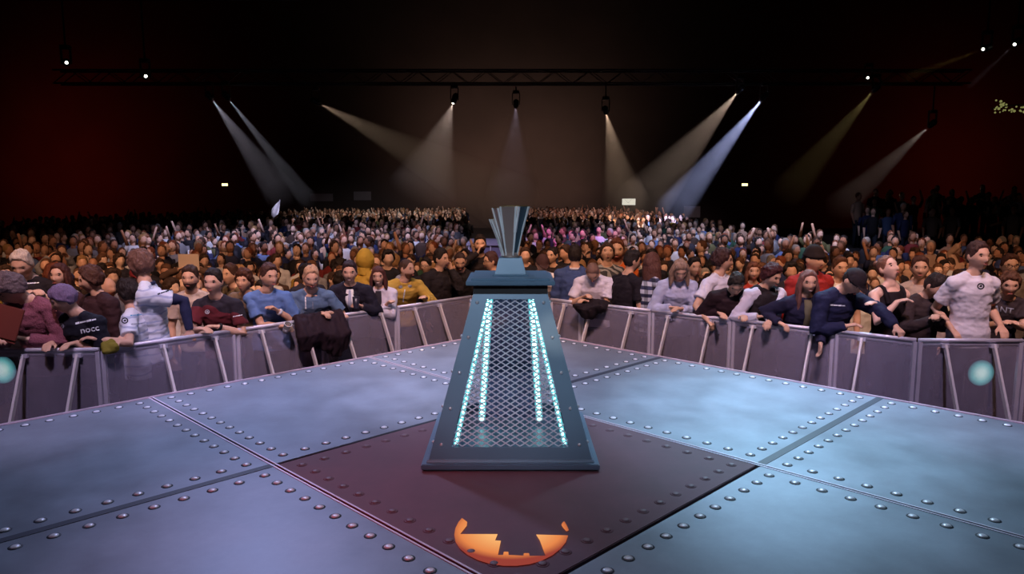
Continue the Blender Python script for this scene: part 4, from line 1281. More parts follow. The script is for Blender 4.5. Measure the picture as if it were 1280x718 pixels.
place('man in a dark top seen in the gap beside the cup, hand at his mouth', 600, 306, 1.25, yaw=5, hpitch=2, hair='short', hairc=DBR, sleeve='long', top=(32, 24, 28), hands=(('p', 597, 317, 1.1), None), hdir=(Vector((0.2, 0, 1)), None), group=G2, seed=14, extras=(('beard', (52, 36, 32)),))
place('man with glasses and pinkish jumper turned left beside the plinth', 614, 327, 0.55, yaw=-50, hyaw=-25, hpitch=6, hair='short', hairc=(70, 44, 46), sleeve='long', top=(168, 130, 138), group=G1, seed=15, extras=(('glasses',),))
place('man looking down in a brown cap and white t-shirt right of the plinth', 678, 330, 0.42, yaw=12, hpitch=26, hair='short', hairc=BR, top=(216, 206, 214), sleeve='short', group=G1, seed=16, extras=(('cap', (66, 42, 42)),))
place('dark haired woman in black looking left behind the brown cap', 690, 320, 1.15, yaw=-15, hyaw=-20, hpitch=2, female=True, hair='bun', hairc=DBR, sleeve='long', top=(34, 24, 26), group=G2, seed=17)
place('person in a blue denim shirt with back turned and black hair', 719, 320, 0.42, yaw=168, hair='short', hairc=DBR, sleeve='bulky', top=(58, 74, 118), group=G1, seed=18, extras=(('collar', (220, 214, 220)),))
place('cropped blond man in a white t-shirt bending over the rail with a black bag', 741, 340, 0.10, yaw=-14, hpitch=58, hroll=0, hair='buzz', hairc=(122, 92, 82), top=(208, 200, 216), build=1.08,
      hands=(('p', 729, 372, -0.02), ('p', 735, 377, -0.04)), curl=(0.6, 0.6), group=G1, seed=19, extras=(('watch', 1, BLACK),))
place('young man in a patterned shirt looking up with tousled hair', 759, 317, 1.10, yaw=5, hyaw=-6, hpitch=-16, hair='fluffy', hairc=BR, topmat='camo', sleeve='short', group=G2, seed=20)
place('bearded man in an orange t-shirt behind the patterned shirt', 771, 313, 1.75, yaw=-8, hpitch=2, hair='short', hairc=(96, 54, 36), top=(206, 98, 40), group=G2, seed=21, extras=(('beard', (120, 66, 44)),), H=1.86, floor=HF)
place('man with a fade haircut in a plain black t-shirt turned to the right', 790, 327, 0.38, yaw=118, hyaw=-14, hpitch=10, hair='short', hairc=DBR, top=(26, 18, 26), sleeve='short', build=1.12, group=G1, seed=22)
place('long haired woman in a navy and white plaid shirt with her back half turned', 815, 329, 0.36, yaw=120, hyaw=10, female=True, H=1.74, hair='long', hairc=(96, 60, 50), topmat='plaid', sleeve='long', group=G1, seed=23)
place('blond woman looking down in a pale blue sweatshirt, forearms on the rail', 850, 338, 0.16, yaw=-2, hpitch=34, female=True, H=1.72, hair='bob', hairc=(150, 118, 98), sleeve='bulky', top=(176, 178, 204),
      hands=(('r', 838), ('r', 852)), hdir=(Vector((1, -0.4, 0)), Vector((-1, -0.4, 0))), group=G1, seed=24)
i25 = place('tousled young man in a white t-shirt looking away, phone held over the rail', 903, 326, 0.56, yaw=40, hyaw=38, hpitch=4, hair='fluffy', hairc=(58, 32, 30), top=(206, 200, 214), sleeve='short',
      hands=(('p', 884, 400, -0.03), None), curl=(0.8, 0.3), hdir=(Vector((0.5, -0.4, -0.5)), None), pole=(Vector((-0.8, 0.5, -0.4)), None), group=G1, seed=25)
place('man in a black sweater bent low over the rail looking down', 920, 355, 0.02, yaw=-10, hpitch=46, hair='short', hairc=(38, 30, 26), sleeve='bulky', top=(34, 14, 22), build=1.12,
      hands=(('r', 898), ('r', 930)), hdir=fw, group=G1, seed=26)
place('person with dark red-brown hair in a black body warmer over white sleeves', 964, 345, 0.32, yaw=16, hyaw=22, hpitch=24, hair='fluffy', hairc=(60, 20, 24), sleeve='bulky', top=(28, 20, 26), sleevec=(196, 192, 212), build=1.05,
      hands=(('r', 948), ('p', 962, 402, -0.02)), curl=(0.5, 0.6), group=G1, seed=27)
place('grinning long haired person in navy with a white patterned sleeve, arm hanging over the rail', 1010, 353, 0.12, yaw=2, hyaw=-4, hpitch=8, female=True, H=1.72, hair='long', hairc=(112, 74, 66), sleeve='bulky', top=(28, 26, 52),
      hands=(('p', 975, 404, -0.02), ('p', 1026, 440, -0.20)), hdir=(None, Vector((0, 0, -1))), curl=(0.6, 0.3), group=G1, seed=28, smile=True, build=1.05, extras=(('inner', (96, 90, 70)),))
place('person in a red jacket and black beanie behind the long haired person in navy', 1017, 325, 0.85, yaw=18, hyaw=14, hpitch=2, hair='buzz', hairc=DBR, sleeve='bulky', top=(150, 38, 36), build=1.12, group=G2, seed=29, extras=(('beanie', (34, 24, 28)),))
place('bowed person in dark cap and navy striped top, arm reaching along the rail', 1066, 352, 0.12, yaw=22, hyaw=10, hpitch=44, hair='short', hairc=DBR, sleeve='bulky', top=(26, 28, 58), build=1.05,
      hands=(('r', 1058), ('r', 1130, 0.05, 0.02)), pole=(None, Vector((0.1, 0.6, 0.5))), curl=(0.4, 0.9), group=G1, seed=30, extras=(('cap', (34, 24, 28)), ('print', '#', (1047, 382, 0), 0.05, 'print_white')))
place('fair woman in a black tank top with folded bare arms gazing up', 1110, 336, 0.42, yaw=8, hyaw=12, hpitch=-22, hroll=-5, female=True, H=1.74, sleeve='tank', top=(26, 16, 22), hair='bun', hairc=(118, 76, 58), skin=(222, 178, 158),
      hands=(('p', 1122, 377, 0.22), ('p', 1098, 380, 0.24)), hdir=(Vector((1, -0.2, 0.0)), Vector((-1, -0.2, 0))), group=G1, seed=31)
place('man in a dark brown jacket looking down at his phone beside the tank top', 1168, 358, 0.55, yaw=10, hyaw=20, hpitch=34, hair='short', hairc=(40, 28, 26), sleeve='bulky', top=(52, 40, 42), hands=(('p', 1166, 400, 0.3), ('p', 1172, 398, 0.28)), group=G1, seed=32, curl=(0.6, 0.6))
place('tall young man standing upright in a loose white t-shirt with a small round emblem', 1222, 321, 0.30, yaw=4, hyaw=6, hpitch=0, hair='short', hairc=(66, 42, 36), top=(214, 206, 216), build=1.0, floor=GF + 0.17,
      hands=(('p', 1190, 412, 0.26), ('p', 1251, 408, 0.28)), pole=(Vector((-0.35, 1, -0.2)), Vector((0.35, 1, -0.2))), curl=(0.35, 0.35), group=G1, seed=33, extras=(('print', '@', (1226, 358, 0), 0.030, 'print_dark'),))
place('brown haired person in a dark t-shirt with grey lettering behind the white t-shirt man', 1262, 356, 0.75, yaw=-10, hyaw=-15, hpitch=14, hair='fluffy', hairc=(90, 58, 42), top=(52, 42, 46), sleeve='short', hands=(('p', 1256, 404, 0.5), ('p', 1266, 404, 0.5)), group=G2, seed=34,
      extras=(('print', 'ANT', (1254, 388, -0.1), 0.085, 'print_grey'),))
place('white haired man in a black polo shirt looking at his phone', 28, 331, 1.05, yaw=10, hpitch=26, hair='short', hairc=(196, 176, 160), top=(26, 18, 22), build=1.15, hands=(('p', 40, 368, 0.8), ('p', 50, 369, 0.8)), curl=(0.6, 0.6), group=G2, seed=35,
      extras=(('print', '#', (41, 354, 0), 0.04, 'print_white'),))
place('brown haired person in a dark jacket between the lilac hair and the white jerseys', 114, 350, 0.85, yaw=-30, hyaw=-30, hpitch=12, hair='fluffy', hairc=(74, 44, 34), sleeve='bulky', top=(50, 26, 30), group=G2, seed=36)
place('dark bearded man in a pale beige t-shirt behind the dark red jersey', 238, 348, 0.85, yaw=6, hpitch=4, hair='short', hairc=BR, top=(180, 160, 148), sleeve='short', group=G2, seed=37, extras=(('beard', (60, 36, 28)),))
place('young woman with dark hair between the white haired man and lilac hair', 75, 345, 1.2, yaw=0, female=True, hair='long', hairc=(70, 34, 26), sleeve='long', top=(60, 30, 34), group=G2, seed=38)
place('round faced person in a red top behind the black body warmer', 942, 340, 1.2, yaw=-10, female=True, hair='bob', hairc=(110, 66, 48), sleeve='long', top=(170, 56, 40), group=G2, seed=39)
place('short haired person in a white t-shirt behind the red jacket', 1050, 336, 1.3, yaw=0, hair='short', hairc=(90, 56, 40), top=(214, 196, 180), group=G2, seed=40)
place('man in a light knitted jumper looking left behind the dark jacket', 1150, 336, 1.3, yaw=-25, hair='short', hairc=(80, 52, 44), sleeve='long', top=(170, 150, 140), group=G2, seed=41)
place('man in a striped top with glasses at the edge behind the dark lettered t-shirt', 1262, 333, 1.6, yaw=-15, hair='short', hairc=(70, 40, 30), sleeve='long', top=(110, 96, 84), group=G2, seed=42, extras=(('glasses',),))
place('curly haired person in a grey top behind the blue t-shirt man', 305, 352, 1.0, yaw=-5, hair='curly', hairc=(78, 46, 34), top=(120, 104, 92), group=G2, seed=43)
place('man in an olive t-shirt glancing left behind the dark red jersey man', 288, 344, 1.6, yaw=-30, hair='short', hairc=(70, 44, 34), top=(112, 96, 74), group=G2, seed=44)
place('person in black with face half hidden next to the bending white t-shirt man', 868, 335, 1.2, yaw=8, hair='short', hairc=DBR, sleeve='long', top=(40, 26, 28), group=G2, seed=45)

place('man in brown hidden behind the beige cardboard sheet he holds up', 236, 340, 3.95, H=1.78, floor=HF, yaw=2, hair='short', hairc=BR, sleeve='long', top=(84, 60, 48), hands=(('p', 224, 337, 3.78), ('p', 248, 337, 3.78)), curl=(0.6, 0.6), group=G2, seed=46)
# ------------------------------------------------------------------ things held, worn over the rail or lying there
b = MB()
c = ph(8, 405, -0.10)
b.box((0, 0, 0), (0.24, 0.012, 0.30), Matrix.Rotation(R(-12), 3, 'X') @ Matrix.Rotation(R(14), 3, 'Y')); b.box((0.02, -0.012, 0.01), (0.22, 0.01, 0.27), Matrix.Rotation(R(-12), 3, 'X') @ Matrix.Rotation(R(14), 3, 'Y'))
o = b.build('folder', mat('folder_orange', (112, 50, 38), 0.6), None, None, False, 0.003); o.location = c
tag(o, 'rust orange folder held by the person in the mauve jumper', 'folder')

def cup_obj(loc, rgb, label, glass=False, r_=0.038, h=0.12):
    o = empty('plastic_cup', loc); tag(o, label, 'cup')
    if glass:
        m, nt, bs = new_mat('cup_clear'); bs.inputs['Base Color'].default_value = (0.9, 0.92, 0.95, 1); bs.inputs['Roughness'].default_value = 0.1
        bs.inputs['Transmission Weight'].default_value = 0.9; bs.inputs['IOR'].default_value = 1.2
    else: m = mat('cup_dark', rgb, 0.3)
    b = MB(); n = 20
    b.lathe([(r_ * 0.72, -h / 2), (r_ * 0.74, -h / 2 + 0.004), (r_, h / 2), (r_ * 0.95, h / 2), (r_ * 0.68, -h / 2 + 0.008), (0.001, -h / 2 + 0.008)], (0, 0, 0), n)
    b.build('cup_wall', m, o, None, True)
    b = MB(); b.tube([Vector((r_ * math.cos(a), r_ * math.sin(a), h / 2)) for a in [R(x) for x in range(0, 361, 20)]], 0.003, 6, False); b.build('rim', M['print_white'] if glass else m, o, None, True)
    b = MB(); b.lathe([(r_ * 0.70, -h / 2 + 0.01), (r_ * 0.84, 0.0), (r_ * 0.5, 0.002)], (0, 0, 0), n); b.build('drink', mat('drink', (200, 200, 215) if glass else (60, 40, 30), 0.1), o, None, True)
    return o
s_ = i7['arms'][0]
cupc = cup_obj(s_[2] + s_[3] * 0.075 + Vector((0.0, -0.035, -0.01)), None, 'clear plastic cup tilted in the hand of the blue t-shirt man', True); cupc.rotation_euler = (R(25), R(30), 0)
s_ = i9['arms'][1]
cup_obj(s_[2] + s_[3] * 0.07 + Vector((0.0, -0.045, 0.02)), (44, 42, 56), 'dark cup in the hand of the man in the suit', False, 0.04, 0.13)
s_ = i25['arms'][0]
o = empty('smartphone', s_[2] + s_[3] * 0.10 + Vector((0.03, -0.03, -0.02))); tag(o, 'dark smartphone in the hand of the tousled young man in a white t-shirt', 'phone')
o.rotation_euler = (R(70), R(20), R(60))
b = MB(); b.box((0, 0, 0), (0.072, 0.15, 0.009)); b.build('case', M['black'], o, None, False, 0.003)
b = MB(); b.box((0, 0, 0.0052), (0.064, 0.138, 0.0012)); b.build('screen', mat('screen_off', (60, 62, 84), 0.1), o)

# coat hung over the rail
def drape(name, px0, px1, drop, rgb, label, cat, thick=0.035, back=0.10, bulge=0.06, jag=0.08, seed=0, mname='cloth', topz=0.03):
    b = MB(); n = 9
    for i in range(n):
        t = i / (n - 1)
        px = px0 + (px1 - px0) * t
        y = rail_y(px); x = (px - 640) / (FOC * CP - 40 * SP) * y
        q = Vector((x, y, RZ)); nn = Vector((-x * 0.02 + (0.55 if x < 0 else -0.55), -0.8, 0)).normalized()
        dr = drop * (0.8 + 0.2 * math.sin(t * 5 + seed)) + jag * noise.noise(Vector((t * 4, seed, 0)))
        dr *= 0.55 + 0.45 * math.sin(PI * (0.12 + 0.76 * t))
        b.tube([q - nn * back - UP * 0.20, q - nn * 0.06 + UP * 0.0, q + UP * topz, q + nn * 0.055 - UP * 0.03, q + nn * (0.07 + bulge * 0.8) - UP * dr * 0.5, q + nn * (0.07 + bulge * 0.5) - UP * dr],
               [thick * 0.8, thick, thick, thick * 1.15, thick * (1.2 + bulge * 4), thick * 0.7], 8)
    me = remesh(b, 0.014, 3); fold(me, 0.016, 13, seed, 0.6)
    return finish(me, name, M[mname], None, rgb)
o = drape('coat', 372, 424, 0.52, (38, 22, 32), '', '', thick=0.045, bulge=0.10, seed=3); tag(o, 'dark coat hanging over the rail below the blond bearded man', 'coat')
o = drape('shoulder_bag', 729, 757, 0.17, (26, 14, 20), '', '', thick=0.04, bulge=0.12, seed=6); tag(o, 'black bag sagging over the rail under the bending white t-shirt man', 'bag')
o = drape('scarf', 128, 140, 0.02, (120, 108, 36), '', '', thick=0.03, bulge=0.0, seed=8, back=0.2, topz=0.04); tag(o, 'bright yellow and green scarf lying over the rail beside the white jersey', 'scarf')
# lanyards and wrist bands are left; a white cup of paper on the rail
b = MB(); q = rh(1042, 0.03, 0.0); b.box((0, 0, 0), (0.05, 0.035, 0.022), Matrix.Rotation(0.4, 3, 'Y')); b.box((0.02, 0, 0.016), (0.03, 0.03, 0.012), Matrix.Rotation(-0.3, 3, 'Y'))
o = b.build('tissue', M['print_white'], None, None, False, 0.006); o.location = q; tag(o, 'crumpled white tissue on the rail below the dark cap', 'tissue')
# teal lamps standing in the pit behind the scrim
for (px, py, dr, lab) in ((1225, 466, 0.16, 'round teal stage lamp glowing through the barrier below the white t-shirt man'), (4, 462, 0.16, 'round teal stage lamp glowing through the barrier below the mauve jumper')):
    c = ph(px, py, dr)
    o = empty('stage_lamp', (c.x, c.y, GF)); tag(o, lab, 'lamp')
    b = MB(); ax = Vector((0, -1, 0.0)); cc = Vector((0, 0, c.z - GF))
    b.tube([cc - ax * 0.12, cc - ax * 0.06, cc - ax * 0.0, cc + ax * 0.015], [0.07, 0.125, 0.135, 0.138], 24); b.build('housing', M['black'], o, None, True)
    b = MB(); b.tube([cc + ax * 0.012, cc + ax * 0.020], [0.128, 0.12], 28); b.build('lens', lamp_mat(c.z - GF), o, None, True)
    b = MB(); b.tube([cc + Vector((0.145, 0, 0)), Vector((0.145, 0.02, 0.02)), Vector((-0.145, 0.02, 0.02)), cc - Vector((0.145, 0, 0))], 0.009, 8); b.build('yoke', M['black'], o, None, True)
    b = MB(); b.box((0, 0.02, 0.01), (0.30, 0.16, 0.02)); b.build('base', M['black'], o)

b = MB(); q = ph(1222, 420, 0.36); b.box((0, 0, 0.084), (0.55, 0.42, 0.166)); o = b.build('step_box', M['wood'], None, None, False, 0.008); o.location = (q.x, q.y, GF)
tag(o, 'low brown step behind the barrier under the tall man in the white t-shirt', 'step')
# ------------------------------------------------------------------ the crowd behind
rng = random.Random(11)
HAIRC = [((34, 24, 22), 'black haired'), ((62, 42, 32), 'brunette'), ((98, 64, 44), 'chestnut haired'), ((150, 112, 72), 'fair haired'), ((120, 62, 38), 'ginger haired'), ((150, 140, 132), 'grey haired')]
TOPC = [((28, 24, 30), 'black'), ((40, 36, 46), 'charcoal'), ((200, 194, 196), 'white'), ((120, 116, 120), 'grey'), ((34, 40, 76), 'navy'), ((88, 106, 148), 'blue'),
        ((110, 34, 34), 'dark red'), ((86, 82, 52), 'olive'), ((176, 140, 118), 'beige'), ((70, 50, 42), 'brown'), ((44, 74, 56), 'green'), ((150, 120, 50), 'mustard')]
TOPW = [9, 6, 4.5, 4, 4, 2.5, 1.6, 1.3, 2, 2, 1, 0.6]
SKINS = [(214, 168, 146), (204, 154, 128), (224, 182, 160), (176, 124, 98), (140, 96, 74)]
OUT = Vector((0, 0, -30))
defs = [
    dict(hair='short', sleeve='short'), dict(hair='fluffy', sleeve='long', hyaw=0.5), dict(hair='long', sleeve='long', female=True, H=1.68), dict(hair='short', sleeve='bulky', hyaw=-0.6, hpitch=0.15),
    dict(hair='buzz', sleeve='short', build=1.1, extras=(('beard', (70, 46, 34)),)), dict(hair='bob', sleeve='short', female=True, H=1.66, hyaw=-0.3), dict(hair='curly', sleeve='bulky', hpitch=-0.15),
    dict(hair='short', sleeve='long', extras=(('cap', (40, 36, 40)),), hpitch=0.25), dict(hair='bun', sleeve='long', female=True, H=1.67, hyaw=0.4), dict(hair='short', sleeve='short', build=1.05, hands='phone', extras=(('glasses',),)),
    dict(hair='fringe', sleeve='bulky', hands='up'), dict(hair='short', sleeve='long', hands='cross', hyaw=0.2), dict(hair='bald', sleeve='short', build=1.1, extras=(('beard', (120, 100, 86)),)), dict(hair='fluffy', sleeve='short', yaw=2.6),
]
STYLEW = {'short': 'short', 'fluffy': 'tousled', 'long': 'long', 'buzz': 'cropped', 'bob': 'bobbed', 'curly': 'curly', 'bun': 'tied-back', 'fringe': 'fringed', 'bald': 'bald'}
GARM = {'short': 't-shirt', 'long': 'jumper', 'bulky': 'jacket'}
templates = []
for ti, d in enumerate(defs):
    d = dict(d); hd = d.pop('hands', None)
    feet = Vector((ti * 1.5 - 8, -60, 0))
    H = d.get('H', 1.78); k = H / 1.78
    if hd == 'phone': hands = (feet + Vector((-0.10, -0.30, 1.22)), feet + Vector((0.08, -0.30, 1.22))); cu = (0.6, 0.6)
    elif hd == 'up': hands = (feet + Vector((-0.14, -0.12, 1.85)), feet + Vector((0.16, -0.12, 1.83))); cu = (0.2, 0.2)
    elif hd == 'cross': hands = (feet + Vector((0.10, -0.22, 1.17)), feet + Vector((-0.10, -0.24, 1.14))); cu = (0.4, 0.4)
    else: hands = (None, None); cu = (0.35, 0.35)
    I = person('template', feet, hands=hands, curl=cu, voxel=0.0135, shoes=True, seed=ti * 3.7, hairc=(62, 42, 32), **d)
    templates.append((I['root'], d))

heads_px = lambda x, y, z: (640 + FOC * x / (y * CP + (EYE - z) * SP), 0)
LAND = [(15, 'the mauve jumper'), (40, 'the white haired man'), (80, 'the lilac haired person'), (118, 'the dark jacket by the white jerseys'), (172, 'the tall white jersey'), (215, 'the navy undersleeve arm'), (267, 'the dark red jersey'), (305, 'the curly grey top'), (336, 'the bright blue t-shirt'),
        (389, 'the blond bearded man'), (437, 'the suited man'), (473, 'the white denim jacket'), (508, 'the yellow hoodie'), (551, 'the man touching his chin'), (575, 'the lettered black top'), (606, 'the glasses wearer by the plinth'),
        (678, 'the brown cap'), (719, 'the denim shirt'), (741, 'the bending white t-shirt'), (765, 'the patterned shirt'), (790, 'the fade haircut'), (815, 'the plaid shirt'), (850, 'the pale sweatshirt'), (903, 'the white t-shirt with phone'),
        (925, 'the bent black sweater'), (964, 'the black body warmer'), (1012, 'the red jacket and beanie'), (1066, 'the bowed dark cap'), (1110, 'the black tank top'), (1168, 'the dark jacket with phone'), (1222, 'the tall white t-shirt'), (1262, 'the lettered dark t-shirt')]
ORD = ['first', 'second', 'third', 'fourth', 'fifth', 'sixth', 'seventh', 'eighth', 'ninth', 'tenth', 'eleventh', 'twelfth', 'thirteenth', 'fourteenth', 'fifteenth', 'sixteenth', 'seventeenth', 'eighteenth', 'nineteenth', 'twentieth']
MASK_CUT = [0]
front_xy = [(o.location.x, o.location.y) for o in bpy.data.objects if o.parent is None and o.get('category') == 'person' and o.location.y > 0]
def in_aisle(x, y):
    u = x / y
    return y > 10.6 and -0.062 < u < 0.006
spots = []
y = 7.4
row = 0
while y < 60 and len(spots) < 4200:
    step = 0.56 if y < 16 else 0.66
    hw = min(y * 0.74 + 1.2, 31)
    n = int(2 * hw / step)
    for i in range(n):
        x = -hw + (i + 0.5 * (row % 2) + rng.uniform(-0.25, 0.25)) * step
        yy = y + rng.uniform(-0.18, 0.18)
        spots.append((x, yy))
    row += 1
    y += 0.60 if y < 16 else 0.85
def ok_spot(x, yy):
    # outside the barrier and clear of the front rows
    u = x / yy
    ry = rail_y(640 + u * (FOC * CP - 40 * SP)) if abs(u) < 0.95 else 6.1
    if yy < ry + 1.15: return False
    if in_aisle(x, yy): return False
    if 20.2 < yy < 24.3 and -1.75 < x < 0.5: return False
    if yy > 20.0 and x > 8.6: return False
    for fx, fy in front_xy:
        if abs(fx - x) < 0.46 and abs(fy - yy) < 0.42: return False
    return True
spots = [s for s in spots if ok_spot(*s)]
# nearest first; only what the frame can show
near, far = [], []
for s in sorted(spots, key=lambda s: s[1]):
    u = s[0] / s[1]
    if abs(u) > 0.735: continue
    if len(near) < 262: near.append(s)
    else: far.append(s)
def copy_tree(o, parent=None):
    c = o.copy(); COL.objects.link(c)
    if parent is not None:
        c.parent = parent; c.matrix_parent_inverse = Matrix.Identity(4)
    for ch in kids.get(o.name, ()): copy_tree(ch, c)
    return c
kids = {}
for o in bpy.data.objects:
    if o.parent: kids.setdefault(o.parent.name, []).append(o)
counter = {}
for (x, yy) in near:
    ti = rng.choices(range(len(defs)), [3, 3, 3, 3, 1.6, 2, 1.4, 1.6, 1.6, 1.2, 0.35, 1.2, 0.9, 0.5])[0]
    root, d = templates[ti]
    c = copy_tree(root)
    strip = yy < 8.2 or (abs(x) < 4 and yy < 11.2 - abs(x) * 0.75)
    fz = HF
    # people whose feet are over the raised strip stand on it
    u = x / yy
    ry = rail_y(640 + u * (FOC * CP - 40 * SP))
    t = (yy - ry)
    b0 = [(a.x, a.y) for a in RAIL]
    lim = 0
    for (ax_, ay_), (bx_, by_) in zip(off, off[1:]):
        if ax_ <= x <= bx_: lim = ay_ + (by_ - ay_) * (x - ax_) / (bx_ - ax_)
    if yy < lim: fz = GF
    c.location = (x, yy, fz)
    s = rng.uniform(0.93, 1.05)
    if fz == GF: s *= 0.96
    c.scale = (s, s, s)
    face = math.atan2(x, yy) * -1
    c.rotation_euler = (0, 0, face + rng.gauss(0, 0.38))
    hc, hn_ = rng.choice(HAIRC[:3] * 3 + HAIRC)
    tc, tn = rng.choices(TOPC, TOPW)[0]
    jit = rng.uniform(0.85, 1.15)
    sk = rng.choice(SKINS[:3] * 4 + SKINS)
    for ch in c.children:
        nm = ch.name.split('.')[0]
        if nm == 'body': ch.color = lin(sk)
        elif nm in ('hair', 'beard', 'eyebrow'): ch.color = lin(hc)
        elif nm in ('shirt', 'jumper', 'jacket'): ch.color = tuple(min(1, v * jit) for v in lin(tc)[:3]) + (1,)
        elif nm == 'cap': ch.color = lin(rng.choice([(30, 26, 30), (120, 30, 30), (40, 50, 90), (190, 190, 190)]))
    px = 640 + FOC * x / (yy * CP + 1 * SP)
    lm = min(LAND, key=lambda l: abs(l[0] - px))
    idx = counter.get(lm[1], 0); counter[lm[1]] = idx + 1
    bald = d['hair'] == 'bald'
    lab = f"{'bald' if bald else STYLEW[d['hair']] + ' ' + hn_} {'woman' if d.get('female') else 'man'} in {tn} {GARM[d['sleeve']]}, {ORD[min(idx, 19)]} behind {lm[1]}"
    tag(c, lab, 'person', 'standing crowd in the warm light behind the front rows')
for root, d in templates:
    for ch in kids.get(root.name, ()): bpy.data.objects.remove(ch)
    bpy.data.objects.remove(root)

# the mass of people beyond, which nobody could count: one mesh
def lowfig(kind):
    """Low figure made of lofts; returns verts, faces, part ids (0 top 1 skin 2 hair 3 legs)."""
    mb = MB(); ids = []
    def mark(pid):
        ids.extend([pid] * (len(mb.f) - len(ids)))
    X = Vector((1, 0, 0)); Y_ = Vector((0, -1, 0))
    secs = [(Vector((0, 0, z)), X, Y_, a, b_) for z, a, b_ in ((0.85, 0.165, 0.11), (1.05, 0.15, 0.10), (1.25, 0.175, 0.12), (1.42, 0.19, 0.105), (1.50, 0.10, 0.07))]
    loft(mb, secs, 8)
    up = kind in (2, 3)
    for sg in (-1, 1):
        s = Vector((sg * 0.2, 0, 1.42))
        if up and (kind == 2 or sg > 0): e, w = s + Vector((sg * 0.06, -0.10, 0.22)), s + Vector((-sg * 0.02, -0.12, 0.48))
        elif kind == 1: e, w = s + Vector((sg * 0.05, -0.02, -0.28)), s + Vector((-sg * 0.10, -0.25, -0.18))
        else: e, w = s + Vector((sg * 0.06, 0, -0.28)), s + Vector((sg * 0.03, -0.06, -0.52))
        mb.tube([s, e], [0.06, 0.045], 6); mark(0)
        mb.tube([e, w, w + (w - e).normalized() * 0.11], [0.042, 0.03, 0.025], 6); mark(1)
        mb.tube([Vector((sg * 0.09, 0, 0.9)), Vector((sg * 0.1, -0.02, 0.48)), Vector((sg * 0.11, 0, 0.02))], [0.095, 0.065, 0.05], 6); mark(3)
    loft(mb, [(Vector((0, 0, 1.46)), X, Y_, 0.055, 0.055), (Vector((0, -0.01, 1.58)), X, Y_, 0.052, 0.052)], 8); mark(1)
    mb.ball((0, -0.015, 1.665), (0.078, 0.096, 0.118), 10, 8); mark(1)
    mb.ball((0, -0.118, 1.655), (0.014, 0.02, 0.022), 6, 4); mark(1)
    mb.ball((0, 0.012, 1.70), (0.088, 0.102, 0.105), 10, 6); mark(2)
    if kind == 1:
        mb.ball((0, 0.05, 1.60), (0.088, 0.06, 0.14), 8, 6); mark(2)
    V = np.array(mb.v, dtype=np.float32)
    return V, mb.f, np.array(ids)
figs = [lowfig(k) for k in range(4)]
def build_mass(name, pts, label, group=None, cool=True):
    Vs, Fs, Cs = [], [], []
    base = 0
    loops = []
    for (x, yy, z, kind) in pts:
        V, F_, ids = figs[kind]
        s = rng.uniform(0.92, 1.08); a = math.atan2(-x, yy) + rng.gauss(0, 0.45)
        ca, sa = math.cos(a), math.sin(a)
        W = np.empty_like(V)
        W[:, 0] = (V[:, 0] * ca - V[:, 1] * sa) * s + x
        W[:, 1] = (V[:, 0] * sa + V[:, 1] * ca) * s + yy
        W[:, 2] = V[:, 2] * s + z
        Vs.append(W)
        tc = lin(rng.choices(TOPC, TOPW)[0][0]); sk = lin(rng.choice(SKINS)); hc = lin(rng.choice(HAIRC[:3] + HAIRC)[0]); lg = lin((30, 32, 44))
        pal = (tc, sk, hc, lg)
        for f, i_ in zip(F_, ids):
            Fs.append(tuple(base + q for q in f)); Cs.append((pal[i_], len(f)))
        base += len(V)
    me = bpy.data.meshes.new(name)
    me.from_pydata(np.concatenate(Vs).tolist(), [], Fs)
    ca = me.color_attributes.new('tint', 'FLOAT_COLOR', 'CORNER')
    buf = np.empty((len(ca.data), 4), dtype=np.float32); j = 0
    for c, n in Cs:
        buf[j:j + n] = c; j += n
    ca.data.foreach_set('color', buf.ravel())
    me.polygons.foreach_set('use_smooth', [True] * len(me.polygons))
    me.materials.append(M['crowd'])
    o = bpy.data.objects.new(name, me); link(o)
    tag(o, label, 'crowd', None, 'stuff')
    return o
pts = []
for (x, yy) in far:
    u = x / yy
    # the hall floor is packed in the middle; towards the sides the crowd ends sooner
    lim = 59 - 32 * abs(u) ** 1.5 / 0.735 ** 1.5
    if yy > lim: continue
    if rng.random() < 0.06: continue
    pts.append((x, yy, HF, rng.choices((0, 1, 2, 3), (6, 3, 0.25, 0.35))[0]))
print('far crowd', len(pts), 'near', len(near))
build_mass('crowd', pts, 'dense mass of people filling the dark hall as far as its back wall')
# a few people standing higher at the sides
pts = []
for i in range(38):
    yy = rng.uniform(22.8, 29); x = yy * rng.uniform(0.47, 0.70)
    pts.append((x, yy, HF + 0.55 + (yy - 21) * 0.14, rng.choices((0, 1, 2, 3), (6, 3, 1, 1.5))[0]))
riser = MB()
for i in range(4):
    riser.prism([(9 + i, 20.5 + i * 2.2), (22, 20.5 + i * 2.2), (22, 22.7 + i * 2.2), (9 + i, 22.7 + i * 2.2)], HF, HF + 0.4 + i * 0.31)
ro = riser.build('floor_riser', M['floor']); ro['kind'] = 'structure'
pts = [(x, yy, HF + 0.4 + min(3, int((yy - 20.5) / 2.2)) * 0.31, k) for x, yy, z, k in pts]
build_mass('crowd', pts, 'people standing higher up on dark risers at the far side of the hall')
